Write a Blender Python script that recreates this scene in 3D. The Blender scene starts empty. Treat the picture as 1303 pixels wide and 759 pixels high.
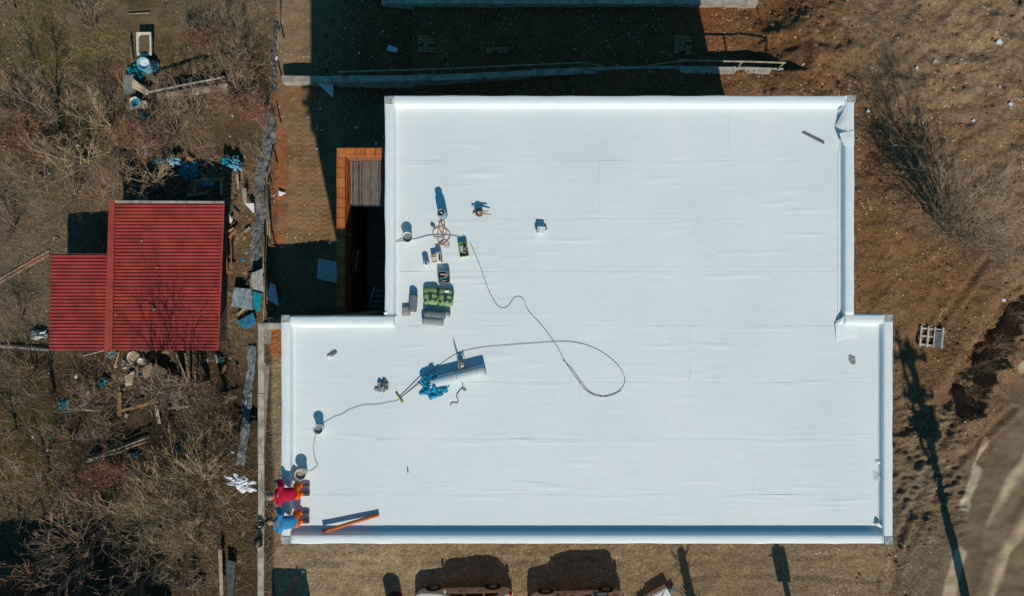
import bpy, math, random
import numpy as np
from mathutils import Vector, Matrix, noise as mn

random.seed(7); rs = np.random.RandomState(11)
SC = bpy.context.scene
COL = SC.collection
# ------------------------------------------------------------------ camera, light, exposure
F = 924.0; CH = 33.0                       # focal length in photo pixels, camera height
cam_d = bpy.data.cameras.new('camera'); cam_d.sensor_width = 36; cam_d.lens = F / 1303 * 36
cam_d.clip_end = 1000
cam = bpy.data.objects.new('camera', cam_d); COL.objects.link(cam)
cam.location = (0, 0, CH); SC.camera = cam
K = 1.08; T = 0.22                         # shadow of a 1 m post: K north, T west
L = Vector((-T, K, -1)).normalized()
elev = math.atan(1 / math.hypot(K, T)); 
sun_d = bpy.data.lights.new('sun', 'SUN'); sun_d.energy = 3.4; sun_d.angle = math.radians(0.5)
sun_d.color = (1.0, 0.93, 0.83)
sun = bpy.data.objects.new('sun', sun_d); COL.objects.link(sun)
sun.rotation_euler = L.to_track_quat('-Z', 'Y').to_euler(); sun.location = (0, 0, 60)
W = bpy.data.worlds.new('World'); SC.world = W; W.use_nodes = True
wn = W.node_tree.nodes; wl = W.node_tree.links
bg = wn['Background']; sky = wn.new('ShaderNodeTexSky'); sky.sky_type = 'NISHITA'
sky.sun_disc = False; sky.sun_elevation = elev; sky.sun_rotation = math.atan2(T, -K)
sky.ozone_density = 3.0; sky.air_density = 1.0; sky.dust_density = 0.3
tint = wn.new('ShaderNodeMix'); tint.data_type = 'RGBA'; tint.blend_type = 'MULTIPLY'
tint.inputs[0].default_value = 1.0; tint.inputs[7].default_value = (0.24, 0.90, 0.98, 1)
wl.new(sky.outputs[0], tint.inputs[6]); wl.new(tint.outputs[2], bg.inputs[0])
bg.inputs[1].default_value = 0.078
SC.view_settings.view_transform = 'Standard'; SC.view_settings.look = 'None'
SC.view_settings.exposure = 0.0; SC.view_settings.gamma = 1.0
SC.view_settings.use_curve_mapping = False

# ------------------------------------------------------------------ places
def P(px, py, z=0.0):
    return Vector(((px - 651.5) * (CH - z) / F, (379.5 - py) * (CH - z) / F, z))
ZR = 11.1          # flat roof surface
ZP = ZR + 0.22     # parapet top
ZG = -3.5          # garden and lower yard
def R(a): return math.radians(a)

# ------------------------------------------------------------------ materials
MATS = {}
def mat(name, col, rough=0.85, var=0.25, vscale=3.0, bump=0.0, bscale=30.0, metal=0.0, col2=None, spec=0.3, alpha=1.0, stretch=None):
    if name in MATS: return MATS[name]
    m = bpy.data.materials.new(name); m.use_nodes = True
    n = m.node_tree.nodes; l = m.node_tree.links; b = n['Principled BSDF']
    b.inputs['Roughness'].default_value = rough; b.inputs['Metallic'].default_value = metal
    b.inputs['Specular IOR Level'].default_value = spec
    tc = n.new('ShaderNodeTexCoord'); src = tc.outputs['Object']
    if stretch:
        mp = n.new('ShaderNodeMapping'); mp.inputs['Scale'].default_value = stretch
        l.new(src, mp.inputs[0]); src = mp.outputs[0]
    nz = n.new('ShaderNodeTexNoise'); nz.inputs['Scale'].default_value = vscale; nz.inputs['Detail'].default_value = 6
    l.new(src, nz.inputs['Vector'])
    mx = n.new('ShaderNodeMix'); mx.data_type = 'RGBA'
    c2 = col2 if col2 else tuple(max(0, c * (1 - var)) for c in col)
    c1 = col if col2 else tuple(min(1, c * (1 + var * 0.6)) for c in col)
    mx.inputs[6].default_value = (*c1, 1); mx.inputs[7].default_value = (*c2, 1)
    rp = n.new('ShaderNodeMapRange'); rp.inputs[1].default_value = 0.35; rp.inputs[2].default_value = 0.65
    l.new(nz.outputs[0], rp.inputs[0]); l.new(rp.outputs[0], mx.inputs[0])
    l.new(mx.outputs[2], b.inputs['Base Color'])
    if bump:
        n2 = n.new('ShaderNodeTexNoise'); n2.inputs['Scale'].default_value = bscale; n2.inputs['Detail'].default_value = 5
        l.new(src, n2.inputs['Vector'])
        bp = n.new('ShaderNodeBump'); bp.inputs['Strength'].default_value = 1.0; bp.inputs['Distance'].default_value = bump
        l.new(n2.outputs[0], bp.inputs['Height']); l.new(bp.outputs[0], b.inputs['Normal'])
    if alpha < 1: b.inputs['Alpha'].default_value = alpha
    MATS[name] = m; return m

def ground_material():
    m = bpy.data.materials.new('soil'); m.use_nodes = True
    n = m.node_tree.nodes; l = m.node_tree.links; b = n['Principled BSDF']
    b.inputs['Roughness'].default_value = 0.95; b.inputs['Specular IOR Level'].default_value = 0.1
    at = n.new('ShaderNodeAttribute'); at.attribute_name = 'soil_colour'
    geo = n.new('ShaderNodeNewGeometry')
    def noise(sc, det=6):
        t = n.new('ShaderNodeTexNoise'); t.inputs['Scale'].default_value = sc; t.inputs['Detail'].default_value = det
        l.new(geo.outputs['Position'], t.inputs['Vector']); return t.outputs[0]
    def rng(v, a, b_, c, d):
        r = n.new('ShaderNodeMapRange'); l.new(v, r.inputs[0])
        for i, x in enumerate((a, b_, c, d)): r.inputs[i + 1].default_value = x
        return r.outputs[0]
    def mul(ca, v):
        x = n.new('ShaderNodeVectorMath'); x.operation = 'SCALE'; l.new(ca, x.inputs[0]); l.new(v, x.inputs[3]); return x.outputs[0]
    def soften(v):                       # smooth sand keeps less of the grain
        mx = n.new('ShaderNodeMix'); l.new(at.outputs['Alpha'], mx.inputs[0]); mx.inputs[2].default_value = 1.0; l.new(v, mx.inputs[3]); return mx.outputs[0]
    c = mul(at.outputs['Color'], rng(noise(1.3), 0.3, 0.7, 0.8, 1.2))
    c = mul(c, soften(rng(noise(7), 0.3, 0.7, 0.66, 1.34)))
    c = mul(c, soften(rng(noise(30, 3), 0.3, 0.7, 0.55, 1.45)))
    # pale grit and a little rust-coloured brick dust
    for sc, th, colr in ((14, 0.09, (0.42, 0.36, 0.28, 1)), (26, 0.10, (0.30, 0.24, 0.18, 1)), (11, 0.05, (0.30, 0.11, 0.04, 1))):
        vo = n.new('ShaderNodeTexVoronoi'); vo.inputs['Scale'].default_value = sc
        l.new(geo.outputs['Position'], vo.inputs['Vector'])
        s = rng(vo.outputs['Distance'], th, th + 0.05, 1.0, 0.0)
        g = rng(noise(2.1 + sc * .1, 2), 0.45, 0.62, 0.0, 0.8)
        mm = n.new('ShaderNodeMath'); mm.operation = 'MULTIPLY'; l.new(s, mm.inputs[0]); l.new(g, mm.inputs[1])
        mp = n.new('ShaderNodeMath'); mp.operation = 'MULTIPLY'; l.new(mm.outputs[0], mp.inputs[0]); l.new(at.outputs['Alpha'], mp.inputs[1])
        mx = n.new('ShaderNodeMix'); mx.data_type = 'RGBA'; l.new(mp.outputs[0], mx.inputs[0]); l.new(c, mx.inputs[6])
        mx.inputs[7].default_value = colr; c = mx.outputs[2]
    l.new(c, b.inputs['Base Color'])
    bp = n.new('ShaderNodeBump'); bp.inputs['Distance'].default_value = 0.07; bp.inputs['Strength'].default_value = 1.0
    hm = n.new('ShaderNodeMath'); hm.operation = 'MULTIPLY'; l.new(noise(16, 8), hm.inputs[0]); l.new(rng(at.outputs['Alpha'], 0, 1, .15, 1), hm.inputs[1]); l.new(hm.outputs[0], bp.inputs['Height'])
    l.new(bp.outputs[0], b.inputs['Normal'])
    return m

def membrane_material(name, base):
    m = bpy.data.materials.new(name); m.use_nodes = True
    n = m.node_tree.nodes; l = m.node_tree.links; b = n['Principled BSDF']
    b.inputs['Roughness'].default_value = 0.55; b.inputs['Specular IOR Level'].default_value = 0.25
    geo = n.new('ShaderNodeNewGeometry')
    nz = n.new('ShaderNodeTexNoise'); nz.inputs['Scale'].default_value = 0.35; nz.inputs['Detail'].default_value = 7
    l.new(geo.outputs['Position'], nz.inputs['Vector'])
    mx = n.new('ShaderNodeMix'); mx.data_type = 'RGBA'
    mx.inputs[6].default_value = (*base, 1); mx.inputs[7].default_value = (base[0]*.93, base[1]*.955, base[2]*.97, 1)
    rp = n.new('ShaderNodeMapRange'); rp.inputs[1].default_value = .35; rp.inputs[2].default_value = .65
    l.new(nz.outputs[0], rp.inputs[0]); l.new(rp.outputs[0], mx.inputs[0]); 
    # faint foot dust
    nd = n.new('ShaderNodeTexNoise'); nd.inputs['Scale'].default_value = 2.2; nd.inputs['Detail'].default_value = 9
    l.new(geo.outputs['Position'], nd.inputs['Vector'])
    rd = n.new('ShaderNodeMapRange'); rd.inputs[1].default_value = .58; rd.inputs[2].default_value = .75; rd.inputs[4].default_value = .13
    l.new(nd.outputs[0], rd.inputs[0])
    m2 = n.new('ShaderNodeMix'); m2.data_type = 'RGBA'; m2.inputs[7].default_value = (.5, .49, .44, 1)
    l.new(rd.outputs[0], m2.inputs[0]); l.new(mx.outputs[2], m2.inputs[6]); l.new(m2.outputs[2], b.inputs['Base Color'])
    mp = n.new('ShaderNodeMapping'); mp.inputs['Scale'].default_value = (0.5, 3.2, 1)
    l.new(geo.outputs['Position'], mp.inputs[0])
    n3 = n.new('ShaderNodeTexNoise'); n3.inputs['Scale'].default_value = 1.6; n3.inputs['Detail'].default_value = 4
    n3.inputs['Distortion'].default_value = .6
    l.new(mp.outputs[0], n3.inputs['Vector'])
    bp = n.new('ShaderNodeBump'); bp.inputs['Distance'].default_value = 0.012; bp.inputs['Strength'].default_value = .5
    l.new(n3.outputs[0], bp.inputs['Height']); l.new(bp.outputs[0], b.inputs['Normal'])
    return m

MEM = membrane_material('white_roof_membrane', (0.77, 0.80, 0.78))
MEM2 = membrane_material('white_edge_membrane', (0.79, 0.82, 0.80))
CONC = mat('pale_concrete', (0.42, 0.37, 0.29), .9, .35, 2.5, .012, 14)
CONC2 = mat('grey_concrete', (0.30, 0.29, 0.26), .9, .35, 3, .01, 20)
GREYM = mat('bare_grey_membrane', (0.36, 0.38, 0.35), .8, .4, 9, .01, 20)
CLAY = mat('orange_clay_block', (0.46, 0.13, 0.035), .9, .3, 8, .006, 40)
CLAY2 = mat('orange_clay_block_b', (0.52, 0.17, 0.05), .9, .3, 8, .006, 40)
MORTAR = mat('mortar', (0.30, 0.15, 0.08), .95, .3, 10, .004, 30)
RED = mat('red_roof_sheet', (0.33, 0.046, 0.034), .6, .22, 1.6, .004, 30)
RED2 = mat('red_flashing', (0.36, 0.055, 0.035), .6, .2, 3, .003, 20)
WOOD = mat('weathered_wood', (0.24, 0.17, 0.11), .9, .45, 3, .01, 25, stretch=(1, 6, 6))
WOODP = mat('pale_wood', (0.42, 0.33, 0.22), .85, .35, 4, .006, 30)
WOODD = mat('dark_old_wood', (0.10, 0.075, 0.055), .95, .5, 4, .01, 25)
WOODO = mat('orange_wood', (0.38, 0.20, 0.08), .85, .35, 4, .006, 30)
FOAM = mat('white_foam', (0.68, 0.70, 0.70), .9, .12, 6, .006, 20)
BLUE = mat('blue_plastic', (0.012, 0.27, 0.36), .4, .3, 5, .01, 12)
LBLUE = mat('light_blue_plastic', (0.18, 0.48, 0.62), .45, .3, 5, .01, 12)
GREYT = mat('grey_tarpaulin', (0.155, 0.16, 0.155), .8, .55, 2.5, .01, 25)
WHITEP = mat('white_plastic', (0.75, 0.74, 0.70), .45, .12, 5)
CREAM = mat('cream_enamel', (0.70, 0.62, 0.50), .35, .1, 6)
DIRTYW = mat('silty_water', (0.16, 0.11, 0.06), .3, .2, 5)
BLACK = mat('black_plastic', (0.02, 0.022, 0.024), .5, .3, 5)
DGREY = mat('dark_grey_plastic', (0.08, 0.09, 0.095), .6, .3, 6)
MGREY = mat('mid_grey', (0.24, 0.26, 0.27), .7, .3, 6)
SLATE = mat('slate_grey_roll', (0.15, 0.18, 0.19), .8, .15, 8, .004, 40)
TAN = mat('tan_cardboard', (0.40, 0.29, 0.19), .9, .2, 6)
STEEL = mat('galvanised_steel', (0.35, 0.36, 0.36), .45, .3, 6, metal=.6)
RUBBER = mat('black_cable', (0.06, 0.065, 0.065), .6, .1, 5)
HOSE = mat('orange_hose', (0.50, 0.24, 0.14), .6, .1, 5)
YELLOW = mat('yellow_paint', (0.52, 0.42, 0.13), .6, .2, 5)
BROWNROD = mat('brown_rod', (0.20, 0.10, 0.04), .6, .2, 5)
LGREEN = mat('light_green_fabric', (0.20, 0.33, 0.12), .85, .3, 9, .006, 25)
DGREEN = mat('black_green_print', (0.012, 0.03, 0.022), .85, .2, 9)
REDJ = mat('crimson_jacket', (0.52, 0.0, 0.03), .8, .2, 7, .012, 14)
ORANGEJ = mat('orange_trousers', (0.85, 0.13, 0.01), .8, .2, 7, .012, 14)
BLUEJ = mat('blue_jacket', (0.03, 0.24, 0.47), .7, .25, 7, .012, 14)
SKIN = mat('skin', (0.42, 0.22, 0.14), .6, .1, 5)
HAIR = mat('dark_hair', (0.03, 0.022, 0.018), .8, .3, 20)
CAPG = mat('grey_cap', (0.20, 0.21, 0.20), .9, .3, 8)
BOOT = mat('dirty_boot', (0.12, 0.10, 0.085), .9, .4, 8)
ORODP = mat('orange_red_pole', (0.55, 0.10, 0.03), .5, .15, 5)
BRICK = mat('old_brick', (0.34, 0.17, 0.08), .95, .45, 9, .01, 30)
BRICKR = mat('orange_rubble', (0.50, 0.17, 0.055), .95, .4, 9, .008, 30)
STONE = mat('pale_stone', (0.42, 0.38, 0.31), .95, .4, 7, .01, 30)
CLOD = mat('soil_clod', (0.18, 0.088, 0.04), .98, .4, 7, .02, 20)
TWIGL = mat('tan_twigs', (0.46, 0.33, 0.185), .9, .35, 3)
TWIGP = mat('grey_pink_twigs', (0.34, 0.23, 0.15), .9, .35, 3)
TWIGR = mat('rusty_twigs', (0.34, 0.16, 0.09), .9, .35, 3)
BARK = mat('grey_bark', (0.15, 0.12, 0.09), .95, .35, 4, .01, 30)
GLASS = mat('dark_car_glass', (0.015, 0.02, 0.022), .08, .1, 3, spec=.6)

# ------------------------------------------------------------------ mesh builder
class MB:
    def __init__(s): s.v = []; s.f = []; s.mi = []; s.sm = []; s.cm = 0
    def face(s, idx, smooth=False): s.f.append(tuple(idx)); s.mi.append(s.cm); s.sm.append(smooth)
    def box(s, c, size, rot=None, taper=1.0):
        x, y, z = (q / 2 for q in size); b = len(s.v); c = Vector(c)
        M = rot if isinstance(rot, Matrix) else (Matrix.Rotation(rot, 3, 'Z') if rot else Matrix.Identity(3))
        for sz in (-1, 1):
            t = taper if sz > 0 else 1
            for sx, sy in ((-1, -1), (1, -1), (1, 1), (-1, 1)):
                s.v.append(c + M @ Vector((sx * x * t, sy * y * t, sz * z)))
        for q in ((3, 2, 1, 0), (4, 5, 6, 7), (0, 1, 5, 4), (1, 2, 6, 5), (2, 3, 7, 6), (3, 0, 4, 7)): s.face([b + i for i in q])
        return s
    def cbox(s, c, size, rot=None, ch=0.01):
        """box with chamfered top edges"""
        x, y, z = (q / 2 for q in size); b = len(s.v); c = Vector(c); ch = min(ch, x * .6, y * .6, z)
        M = rot if isinstance(rot, Matrix) else (Matrix.Rotation(rot, 3, 'Z') if rot else Matrix.Identity(3))
        for zz, d in ((-z, 0), (z - ch, 0), (z, ch)):
            for sx, sy in ((-1, -1), (1, -1), (1, 1), (-1, 1)):
                s.v.append(c + M @ Vector((sx * (x - d), sy * (y - d), zz)))
        s.face([b + 3, b + 2, b + 1, b]); s.face([b + 8, b + 9, b + 10, b + 11])
        for k in (0, 4):
            for i in range(4):
                j = (i + 1) % 4; s.face([b + k + i, b + k + j, b + k + 4 + j, b + k + 4 + i])
        return s
    def tube(s, pts, r, n=6, cap=True, smooth=True):
        pts = [Vector(p) for p in pts]; m = len(pts)
        rr = r if isinstance(r, (list, tuple)) else [r] * m
        b = len(s.v); ref = None
        for i, p in enumerate(pts):
            d = (pts[min(i + 1, m - 1)] - pts[max(i - 1, 0)])
            if d.length < 1e-9: d = Vector((0, 0, 1))
            d.normalize()
            if ref is None: ref = Vector((0, 0, 1)) if abs(d.z) < .9 else Vector((1, 0, 0))
            u = d.cross(ref)
            if u.length < 1e-6: u = d.orthogonal()
            u.normalize(); w = u.cross(d); ref = w
            for k in range(n):
                a = 2 * math.pi * k / n; s.v.append(p + (u * math.cos(a) + w * math.sin(a)) * rr[i])
        for i in range(m - 1):
            for k in range(n):
                k2 = (k + 1) % n; s.face([b + i * n + k, b + i * n + k2, b + (i + 1) * n + k2, b + (i + 1) * n + k], smooth)
        if cap:
            s.face([b + k for k in range(n)][::-1]); s.face([b + (m - 1) * n + k for k in range(n)])
        return s
    def lathe(s, prof, n=24, c=(0, 0, 0), sx=1, sy=1, smooth=True):
        b = len(s.v); c = Vector(c)
        for r, z in prof:
            for k in range(n):
                a = 2 * math.pi * k / n; s.v.append(c + Vector((r * math.cos(a) * sx, r * math.sin(a) * sy, z)))
        for i in range(len(prof) - 1):
            for k in range(n):
                k2 = (k + 1) % n; s.face([b + i * n + k, b + i * n + k2, b + (i + 1) * n + k2, b + (i + 1) * n + k], smooth)
        return s
    def prism(s, poly, z0, z1):
        b = len(s.v); n = len(poly)
        for z in (z0, z1):
            for p in poly: s.v.append(Vector((p[0], p[1], z)))
        s.face([b + i for i in range(n)][::-1]); s.face([b + n + i for i in range(n)])
        for i in range(n):
            j = (i + 1) % n; s.face([b + i, b + j, b + n + j, b + n + i])
        return s
    def quad(s, a, b_, c, d, th=0):
        b = len(s.v); s.v += [Vector(a), Vector(b_), Vector(c), Vector(d)]; s.face([b, b + 1, b + 2, b + 3]); return s
    def slab(s, quad, th):
        """four corner points -> plate of thickness th (downwards along its normal)"""
        q = [Vector(p) for p in quad]; nn = (q[1] - q[0]).cross(q[3] - q[0]).normalized()
        if nn.z < 0: nn = -nn
        b = len(s.v); s.v += [p - nn * th for p in q] + q
        for f in ((3, 2, 1, 0), (4, 5, 6, 7), (0, 1, 5, 4), (1, 2, 6, 5), (2, 3, 7, 6), (3, 0, 4, 7)): s.face([b + i for i in f])
        return s
    def grid(s, fn, nu, nv, smooth=True, th=0.0):
        """fn(u,v)->Vector for u,v in 0..1; th>0 gives the sheet an underside and edges"""
        b = len(s.v); pts = [fn(i / nu, j / nv) for j in range(nv + 1) for i in range(nu + 1)]
        s.v += pts; W_ = nu + 1
        for j in range(nv):
            for i in range(nu):
                a = b + j * W_ + i; s.face([a, a + 1, a + W_ + 1, a + W_], smooth)
        if th:
            b2 = len(s.v); s.v += [p - Vector((0, 0, th)) for p in pts]
            for j in range(nv):
                for i in range(nu):
                    a = b2 + j * W_ + i; s.face([a, a + W_, a + W_ + 1, a + 1], smooth)
            rim = list(range(0, nu + 1)) + [j * W_ + nu for j in range(1, nv + 1)] + [nv * W_ + i for i in range(nu - 1, -1, -1)] + [j * W_ for j in range(nv - 1, 0, -1)]
            b3 = len(s.v); K3 = len(rim); s.v += [s.v[b + i].copy() for i in rim] + [s.v[b2 + i].copy() for i in rim]
            for i in range(K3):
                j = (i + 1) % K3; s.face([b3 + K3 + i, b3 + K3 + j, b3 + j, b3 + i])
        return s
    def rock(s, c, r, flat=.7, n=6, seed=0):
        rg = random.Random(seed); b = len(s.v); c = Vector(c)
        rings = [(0.0, -.6), (.8, -.35), (1.0, .1), (.65, .6)]
        s.v.append(c + Vector((0, 0, -.6 * r * flat)))
        for rad, zz in rings[1:]:
            for k in range(n):
                a = 2 * math.pi * k / n + rg.uniform(-.2, .2); q = r * rad * rg.uniform(.72, 1.2)
                s.v.append(c + Vector((q * math.cos(a), q * math.sin(a), zz * r * flat * rg.uniform(.8, 1.2))))
        s.v.append(c + Vector((rg.uniform(-.1, .1) * r, 0, .78 * r * flat))); top = len(s.v) - 1
        for k in range(n): s.face([b, b + 1 + (k + 1) % n, b + 1 + k])
        for i in range(2):
            for k in range(n):
                k2 = (k + 1) % n; o = b + 1 + i * n; s.face([o + k, o + k2, o + n + k2, o + n + k])
        o = b + 1 + 2 * n
        for k in range(n): s.face([o + k, o + (k + 1) % n, top])
        return s
    def mesh(s, name, mats, off=None):
        me = bpy.data.meshes.new(name)
        vs = s.v if off is None else [v - off for v in s.v]
        me.from_pydata([tuple(v) for v in vs], [], s.f)
        for m in (mats if isinstance(mats, (list, tuple)) else [mats]): me.materials.append(m)
        me.polygons.foreach_set('material_index', s.mi); me.polygons.foreach_set('use_smooth', s.sm)
        me.update(); return me
    def build(s, name, mats, parent=None, loc=None, rz=0, world=False):
        off = None
        if world: off = (parent_world(parent) if parent is not None else Vector(loc or (0, 0, 0)))
        o = bpy.data.objects.new(name, s.mesh(name, mats, off)); COL.objects.link(o)
        if parent is not None: o.parent = parent
        elif loc is not None: o.location = loc
        if rz: o.rotation_euler.z = rz
        return o
def parent_world(p):
    v = Vector((0, 0, 0))
    while p is not None: v = v + p.location; p = p.parent
    return v
def tag(o, label, cat, group=None):
    o['label'] = label; o['category'] = cat
    if group: o['group'] = group
    return o
def struct(o): o['kind'] = 'structure'; return o
def stuff(o): o['kind'] = 'stuff'; return o
def thing(name, label, cat, loc=(0, 0, 0), rz=0, group=None):
    o = bpy.data.objects.new(name, None); COL.objects.link(o); o.location = loc; o.rotation_euler.z = rz
    o.empty_display_size = .2
    return tag(o, label, cat, group)
def copy_thing(o, loc, rz, label, group=None):
    c = o.copy(); COL.objects.link(c); c.location = loc; c.rotation_euler.z = rz; c['label'] = label
    if group: c['group'] = group
    def rec(src, dst):
        for ch in src.children:
            d = ch.copy(); COL.objects.link(d); d.parent = dst; rec(ch, d)
    rec(o, c); return c

# ------------------------------------------------------------------ terrain
def sst(a, b, x):
    t = np.clip((x - a) / (b - a), 0, 1); return t * t * (3 - 2 * t)
_ng = {}
def vnoise(X, Y, sc, seed):
    if seed not in _ng: _ng[seed] = np.random.RandomState(seed).rand(256, 256)
    g = _ng[seed]; x = X * sc + 1000.3; y = Y * sc + 1000.7
    xi = np.floor(x).astype(int); yi = np.floor(y).astype(int); fx = x - xi; fy = y - yi
    fx = fx * fx * (3 - 2 * fx); fy = fy * fy * (3 - 2 * fy)
    a = g[xi % 256, yi % 256]; b = g[(xi + 1) % 256, yi % 256]; c = g[xi % 256, (yi + 1) % 256]; d = g[(xi + 1) % 256, (yi + 1) % 256]
    return (a * (1 - fx) + b * fx) * (1 - fy) + (c * (1 - fx) + d * fx) * fy
def fbm(X, Y, sc, seed, o=4):
    r = 0; a = 1; t = 0
    for i in range(o): r = r + a * vnoise(X, Y, sc * 2 ** i, seed + i); t += a; a *= .5
    return r / t
def dpoly(U, V, pts):
    d = np.full(np.shape(U), 1e9)
    for (x0, y0), (x1, y1) in zip(pts[:-1], pts[1:]):
        dx, dy = x1 - x0, y1 - y0; t = np.clip(((U - x0) * dx + (V - y0) * dy) / (dx * dx + dy * dy), 0, 1)
        d = np.minimum(d, np.hypot(U - x0 - t * dx, V - y0 - t * dy))
    return d
WALL_X0, WALL_X1 = P(328, 0, .1).x, P(336, 0, .1).x
def wallN(X):                              # the long low wall north of the building: y and top z along x
    t = np.clip((X + 11.5) / 24, 0, 1)
    return 10.85 - .75 * t, -2.9 + 3.5 * sst(0, .9, t)
W2P = lambda pts, z=0: [(P(a, b, z).x, P(a, b, z).y) for a, b in pts]
DITCH = W2P([(1330, 345), (1290, 395), (1262, 440), (1222, 512)], .2)
BERM = W2P([(1300, 350), (1235, 430), (1205, 500)], .2)
ROADL = W2P([(1400, 330), (1303, 478), (1262, 560), (1215, 660), (1165, 790), (1100, 950)], 0)
def base_h(X, Y):
    zA = ZG + 0.15 + 3.85 * sst(-7.5, 7.5, X)
    zS = np.where(X > WALL_X0 + .12, 0.0, ZG)
    w = np.where(X < 2, sst(-1.02, -.94, Y), sst(-4, 6, Y))
    z = zA * w + zS * (1 - w)
    z = np.where(X < WALL_X0 + .12, ZG, z)
    z = np.where((X >= WALL_X0 + .12) & (X < -5) & (Y > -.98), ZG, z)
    wy, wt = wallN(X)
    drop = (0.15 + .75 * sst(-6, 7, X)) * sst(0, .1, Y - wy)
    z = z - drop * sst(-12, -11.4, X) * (1 - sst(11.5, 13.5, X)) * sst(0, .1, Y - wy)
    return z
def height(X, Y, fine=True):
    X = np.asarray(X, float); Y = np.asarray(Y, float)
    z = base_h(X, Y)
    east = sst(8.5, 12, X) * sst(-6, 3, Y)
    z = z + (fbm(X, Y, .35, 3) - .5) * .25
    z = z + (fbm(X, Y, 1.1, 31, 4) - .5) * (.12 + .35 * east * sst(2, 10, Y) + .10 * east)
    # heap of dug soil at the end of the wall
    heap = np.exp(-(((X - 13.3) / 1.6) ** 2 + ((Y - 11.5) / 2.6) ** 2))
    z = z + heap * (.35 + .7 * (fbm(X, Y, 1.6, 51, 4) - .4))
    d = dpoly(X, Y, DITCH); d = d + .55 * (fbm(X, Y, 1.3, 63, 4) - .5); z = z - .72 * np.exp(-(np.maximum(d, 0) / .8) ** 2) * (0.2 + 1.5 * fbm(X, Y, 1.8, 61, 5))
    z = z + .35 * np.exp(-(dpoly(X, Y, BERM) / .9) ** 2) + .55 * np.exp(-(dpoly(X + .5 * fbm(X, Y, .9, 65), Y, [(q + .75, w - .75) for q, w in DITCH]) / .5) ** 2) * (.2 + 1.8 * (fbm(X, Y, 2.4, 66, 5)))
    dr = dpoly(X, Y, ROADL)
    z = z - .12 * np.exp(-(dr / 1.2) ** 2)
    # wheel ruts beside the road and by the corner
    for pts in (W2P([(1303, 372), (1260, 470), (1200, 560), (1150, 640)]), W2P([(1290, 520), (1210, 600), (1150, 700), (1125, 790)]), W2P([(1180, 600), (1140, 690), (1118, 790)]), W2P([(1165, 590), (1146, 680), (1127, 780)]), W2P([(1250, 330), (1205, 395), (1190, 420)])):
        d = dpoly(X, Y, pts); z = z - .07 * np.exp(-(d / .12) ** 2) + .05 * np.exp(-((d - .28) / .12) ** 2)
    for pts in (W2P([(370, 716), (620, 712), (800, 716), (1120, 706)]), W2P([(800, 738), (960, 730), (1130, 738)])):
        d = dpoly(X, Y + .25 * (fbm(X, Y, .5, 67) - .5), pts); q_ = fbm(X, Y, .8, 69); z = z - (.03 * np.exp(-(d / .12) ** 2) - .018 * np.exp(-((d - .28) / .12) ** 2)) * sst(.35, .65, q_)
    # chewed-up soil at the south-east
    m = sst(16.3, 17, X) * (1 - sst(20.3, 21, X)) * sst(-12, -9, Y) * (1 - sst(-5.5, -3.5, Y))
    z = z + m * (fbm(X * .8 + Y, Y * 1.6 - X, 1.7, 71, 3) - .5) * .5
    # crawler tracks in the yard
    yard = sst(-11.0, -10.8, X) * (1 - sst(-9.0, -8.8, X)) * sst(1.5, 2, Y) * (1 - sst(9.2, 10, Y))
    xc = (X + 11.0) % .62
    tr = (np.abs(xc - .31) < .24)
    tread = .5 + .5 * np.sin((Y + .18 * np.cos(xc * 9)) * 2 * math.pi / .25)
    z = z - yard * tr * .05 * tread
    if fine:
        z = z + (fbm(X, Y, 3.2, 81, 3) - .5) * (.07 + .10 * east) * (1 - .85 * yard)
    return z
def hz(x, y): return float(height(np.array([x]), np.array([y]))[0])
def G(px, py, dz=0.0):
    """ground point seen at photo pixel px, py"""
    z = ZG if px < 345 else 0.0
    for _ in range(8):
        p = P(px, py, z); z = .5 * z + .5 * hz(p.x, p.y)
    p = P(px, py, z); p.z = hz(p.x, p.y) + dz; return p

def axis(lo, hi, step, far):
    c = np.arange(lo, hi + step, step); out = [hi + 0.6]; 
    while out[-1] < far: out.append(out[-1] + (out[-1] - hi) * .6 + 1)
    inn = [lo - 0.6]
    while inn[-1] > -far: inn.append(inn[-1] - (lo - inn[-1]) * .6 - 1)
    return np.array(inn[::-1] + list(c) + out)
gx = axis(-25.5, 25.5, .075, 260); gy = axis(-15.5, 16.0, .05, 260)
GX, GY = np.meshgrid(gx, gy); GZ = height(GX, GY)
# colour of the soil, grass and road where they lie, some shadow tone painted in
U = 651.5 + GX * F / (CH - GZ); V = 379.5 - GY * F / (CH - GZ)
def blob(cx, cy, rx, ry, soft=.5, n=1.0):
    q = np.hypot((U - cx) / rx, (V - cy) / ry) + n * (fbm(GX, GY, .5, 7) - .5)
    return 1 - sst(1 - soft, 1 + soft, q)
Cc = np.zeros(GX.shape + (4,)); Cc[..., 3] = 1
def paint(mask, col, a=None):
    for i in range(3): Cc[..., i] = Cc[..., i] * (1 - mask) + col[i] * mask
    if a is not None: Cc[..., 3] = Cc[..., 3] * (1 - mask) + a * mask
one = np.ones(GX.shape)
paint(one, (.20, .135, .085))
n1 = fbm(GX, GY, .45, 17); n2 = fbm(GX, GY, 1.4, 27)
gard = 1 - sst(340, 352, U + 20 * (n1 - .5))
paint(gard, (.115, .088, .055), .55)
paint(gard * sst(.45, .6, n2) * .7, (.17, .135, .09))
paint(gard * sst(.5, .62, n1) * (1 - sst(120, 330, V)) * .85, (.095, .085, .025), .3)      # mossy grass, upper left
paint(blob(60, 120, 90, 110) * gard * .8, (.105, .09, .03), .3)
paint(blob(150, 200, 25, 60) * gard * .8, (.12, .10, .03))
paint(blob(230, 60, 80, 40) * gard * .7, (.14, .115, .055))
paint(blob(280, 20, 90, 30) * gard * .8, (.19, .155, .11))
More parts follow.
